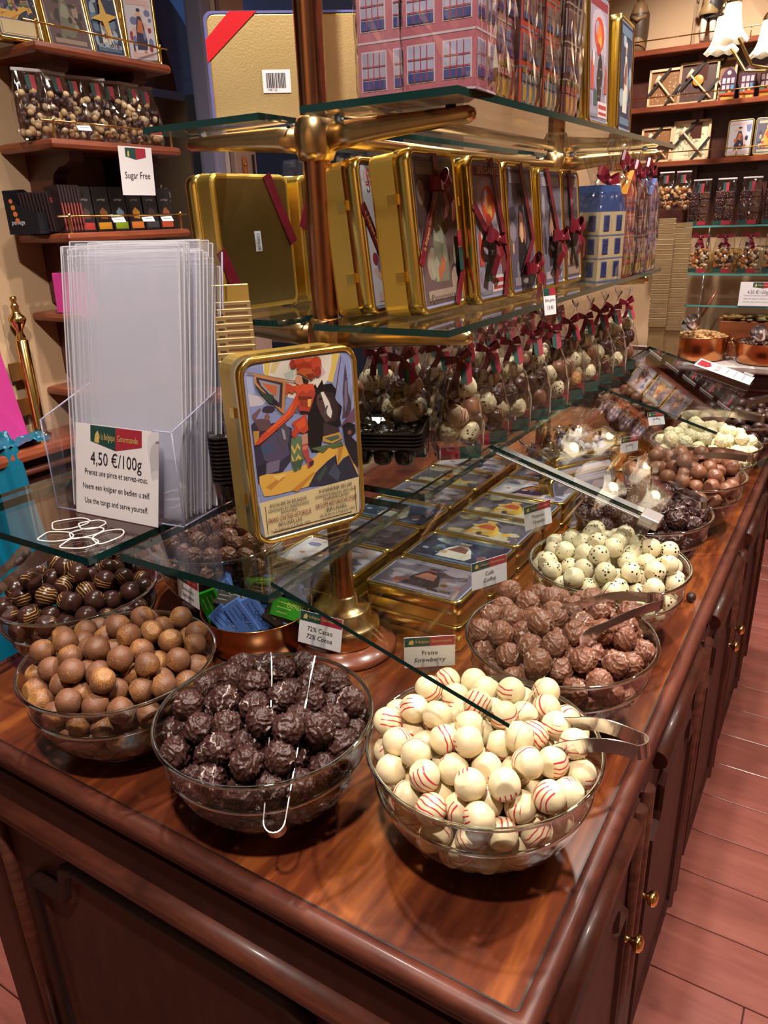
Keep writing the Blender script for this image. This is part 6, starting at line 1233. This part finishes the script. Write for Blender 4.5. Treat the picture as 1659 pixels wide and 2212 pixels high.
# ------------------------------------------------------------------ back counter with glass display
bc_ = thing('back_counter', 'back counter with pale stone edge and dark wooden front', 'counter', (-.15, 4.06, 0))
MB().bbox((0, 0, T-.062), (2.3, .46, .034), .008, '#d8c8c4').build('stone_top', None, bc_); MB().box((0, .02, (T-.08)/2), (2.24, .40, T-.08), 'wood_dark').build('cabinet', None, bc_)
for z in (.30, .46, .62, .74): MB().tube([(-1.12, -.185, z), (1.12, -.185, z)], .009, 8, 'wood_mould').build('moulding', None, bc_)
for k, (z, y0, y1) in enumerate(((.567, 4.02, 4.22), (.355, 3.97, 4.22), (.220, 3.88, 4.20))):
    o = thing('display_shelf', 'glass display shelf on the back counter with bright edge, %s of three' % ('upper', 'middle', 'lower')[k], 'glass shelf', (-.30, (y0+y1)/2, T+z-.008), group='glass shelves on the back counter'); w, d = .96, y1-y0
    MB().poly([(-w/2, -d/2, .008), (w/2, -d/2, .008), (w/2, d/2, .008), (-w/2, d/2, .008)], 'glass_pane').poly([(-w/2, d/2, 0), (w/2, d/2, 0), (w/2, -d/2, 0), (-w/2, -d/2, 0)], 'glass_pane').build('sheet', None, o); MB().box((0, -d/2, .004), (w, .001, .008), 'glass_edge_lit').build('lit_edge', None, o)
    for x in (-.40, .40): MB().tube([(x, d/2-.03, -z+.0 if k == 2 else -.20), (x, d/2-.03, 0)], .007, 8, 'steel').build('support', None, o)
DARKB = []
for s in (1, 2):
    g = random.Random(s); m = MB()
    for i in range(2):
        for j in range(4): m.bbox((-.022+.044*i, -.008, .030+.034*j), (.038, .030, .030), .003, g.choice(('#3a2028', '#2c1a1e', '#4a2a30', '#5a3a30')))
    for q in range(80): m.sphere((g.uniform(-.042, .042), -.024, g.uniform(.015, .15)), g.uniform(.0012, .0026), g.choice(('#c9a070', '#8a4a50', '#b8924a')), 5, 4)
    DARKB.append(m.mesh('bars'))
for k in range(7): clip_bag('bar_bag', 'clear bag of dark chocolate blocks on the upper display shelf, %s from the left' % ordn[k], (-.735+.108*k, 4.085, T+.568), R(-4+3*(k % 3)), .098, .200, .050, DARKB[k % 2], 'bags of dark blocks on the back display')
NUT2 = [nuts(.090, .150, .05, ['#d8b98c', '#c98a4c', '#3a2228', '#e2caa4', '#a8602c'], .0105, 60, s) for s in (5, 6)]
for k in range(6):
    o = clip_bag('nut_bag', 'clear bag of coloured nuts on the middle display shelf, %s from the left' % ordn[k], (-.705+.108*k, 4.035, T+.356), R(-3+3*(k % 3)), .098, .165, .055, NUT2[k % 2], 'nut bags on the back display', clipc='#7a2438' if k < 3 else '#d8cfd0')
    if k < 3: place('bow', BOWS[k], o, (0, -.01, .158), (0, 0, 0), 1.3)
for k in range(2): clip_bag('nut_bag', 'bag of pale nuts at the upper left end of the back display, %s' % ('nearer', 'farther')[k], (-.905+.075*k, 4.10+.02*k, T+.64), R(5), .080, .170, .05, NUT2[1], 'bags of pale nuts behind the gold slabs', base=False)
o = thing('tart_slice', 'golden loaf-shaped confection between the display shelves', 'confection', (-.585, 4.14, T+.356)); MB().lathe([(0, .105), (.05, .10), (.085, .08), (.10, .04), (.10, 0), (0, 0)], 20, '#c9964c').build('crust', None, o)
o = thing('beige_block', 'beige block-shaped confection between the display shelves', 'confection', (-.455, 4.15, T+.356), (R(12), 0, R(20))); MB().bbox((0, 0, .06), (.11, .05, .11), .012, '#c9a878').build('block', None, o)
for k in range(2):
    o = thing('slab_tower', 'tall stepped tower of dull gold slabs beside the back display, %s one' % ('nearer', 'farther')[k], 'display', (-.800+.062*k, 3.70+.05*k, T-.045), (0, 0, R(12)), 'towers of gold slabs')
    MB().box((0, .03, .24), (.070, .06, .48), 'kraft_gold').build('stand', None, o)
    for q in range(22): MB().bbox((0, -.002-.0002*q, .190+.0215*q-.02*k), (.078, .012, .0185), .001, 'kraft_gold').build('slab', None, o); MB().box((0, -.0085-.0002*q, .1995+.0215*q-.02*k), (.078, .0006, .0018), '#ecd8b0').build('slab_edge', None, o)
MB().bbox((0, 0, 0), (.05, .004, .19), .001, 'gold_card').build('gold_flap', None, None, (-.742, 3.80, T+.46), (0, 0, R(30)))
bpy.data.objects['gold_flap']['label'] = 'bright gold card between the two gold slab towers'; bpy.data.objects['gold_flap']['category'] = 'card'
ps = thing('price_sign', 'bright white price sign clipped to the lower back display shelf', 'sign', (-.412, 3.875, T+.222), (R(-8), 0, R(3))); MB().box((0, 0, .052), (.150, .0006, .105), 'card').build('card', None, ps); banner(ps, .02, .090, .086, .026, -.0007, .2, True); text('4,50 €/100g', ps, (0, -.0009, .060), UP, .022, '#6a5a78', .085)
for s_, z in (('Prenez une pince et servez-vous.', .046), ('Neem een knijper en bedien u zelf.', .032), ('Use the tongs and serve yourself.', .018)): text(s_, ps, (0, -.0009, z), UP, .009, '#8a7a90', .110)
# sign clipped to the far guard pane
gs = thing('guard_sign', 'white price sign clipped on the far edge of the sloping guard', 'sign', (-.292, 2.245, T+.224), (0, sl, 0)); MB().box((0, 0, .0), (.150, .105, .0008), 'card').build('card', None, gs, (0, -.02, .004)); gsn = MB().poly([(-.07, -.055, .0052), (-.045, -.055, .0052), (-.035, -.02, .0052), (-.045, .015, .0052), (-.07, .015, .0052)], 'red').build('banner', None, gs); MB().bbox((.058, .03, .005), (.026, .02, .012), .001, 'steel_brushed').build('clip', None, gs)
for s_, x, sz in (('4,50 €/100g', -.018, .018), ('Prenez une pince et servez-vous.', .008, .009), ('Neem een knijper en bedien u zelf.', .030, .009), ('Use the tongs and serve yourself.', .052, .009)): text(s_, gs, (x, -.02, .0052), (0, 0, R(-90)), sz, '#3a3444', .075)
# copper pans of nuts, baskets on the back counter
def pan(label, x, y, r, h, cols, nr, n, seed):
    o = metal_bowl('copper_pan', label, x, y, r, h, 'copper', 'copper'); o.location.z = T-.045
    g = random.Random(seed); m = MB()
    for q in range(n): rr = (r*.92)*math.sqrt(g.random()); a = g.uniform(0, 6.28); m.sphere((rr*math.cos(a), rr*math.sin(a), h*.85+.03*(1-(rr/r)**2)), nr*g.uniform(.8, 1.2), g.choice(cols), 6, 5)
    m.lathe([(r*.93, h*.80), (r*.5, h*.9), (0, h*.95)], 20, cols[0])
    c = m.build('contents', None, o); tag(c, kind='stuff')
    for s in (-1, 1): MB().tube([(s*r*.99, -.03, h*.75), (s*(r+.02), -.02, h*.95), (s*(r+.02), .02, h*.95), (s*r*.99, .03, h*.75)], .004, 8, 'brass').build('handle', None, o)
    return o
pan('copper pan of pale round nuts at the left of the back counter', -.650, 3.98, .135, .115, ['#d8a46c', '#c98c54', '#e2b884'], .009, 240, 1); pan('copper pan of dark chipped nuts at the right of the back counter', -.345, 3.97, .140, .100, ['#5a3a34', '#8a6a60', '#4a2a28'], .007, 320, 2)
for k, (x, c) in enumerate(((-.52, ['#c9a468', '#b88a4c']), (-.40, ['#d8c9a8', '#a8924c']))):
    o = thing('terracotta_tray', 'terracotta tray of dried fruit behind the copper pans, %s one' % ('left', 'right')[k], 'tray', (x, 4.13, T-.045), (0, 0, 0)); MB().bbox((0, 0, .085), (.13, .10, .17), .004, '#a85a34').build('tray', None, o); g = random.Random(k); m = MB()
    for q in range(70): m.sphere((g.uniform(-.06, .06), g.uniform(-.048, .048), .175+g.uniform(0, .02)), .012, g.choice(c), 6, 4, (1.3, 1, .5))
    tag(m.build('dried_fruit', None, o), kind='stuff')
for k, (x, y, z) in enumerate(((-.660, 3.87, .115), (-.36, 3.84, .08))):
    o = thing('scoop', 'metal scoop standing in the %s copper pan' % ('left', 'right')[k], 'scoop', (x, y, T+z)); MB().lathe([(0, 0), (.022, .002), (.030, .02), (.034, .06)], 16, 'steel').build('bowl', None, o, rot=(R(35), R(-25), 0)); MB().tube([(.02, .02, .05), (.07, .05, .17)], .006, 8, 'wood_red').build('handle', None, o)
for k, (x, z) in enumerate(((-.70, .155), (-.30, .15))): name_card([('Noisette', .016, .008, 0)], 'small white name card among the copper pans, %s one' % ('left', 'right')[k], (x, 3.92, z-.06), R(5), R(5), .060, .040)
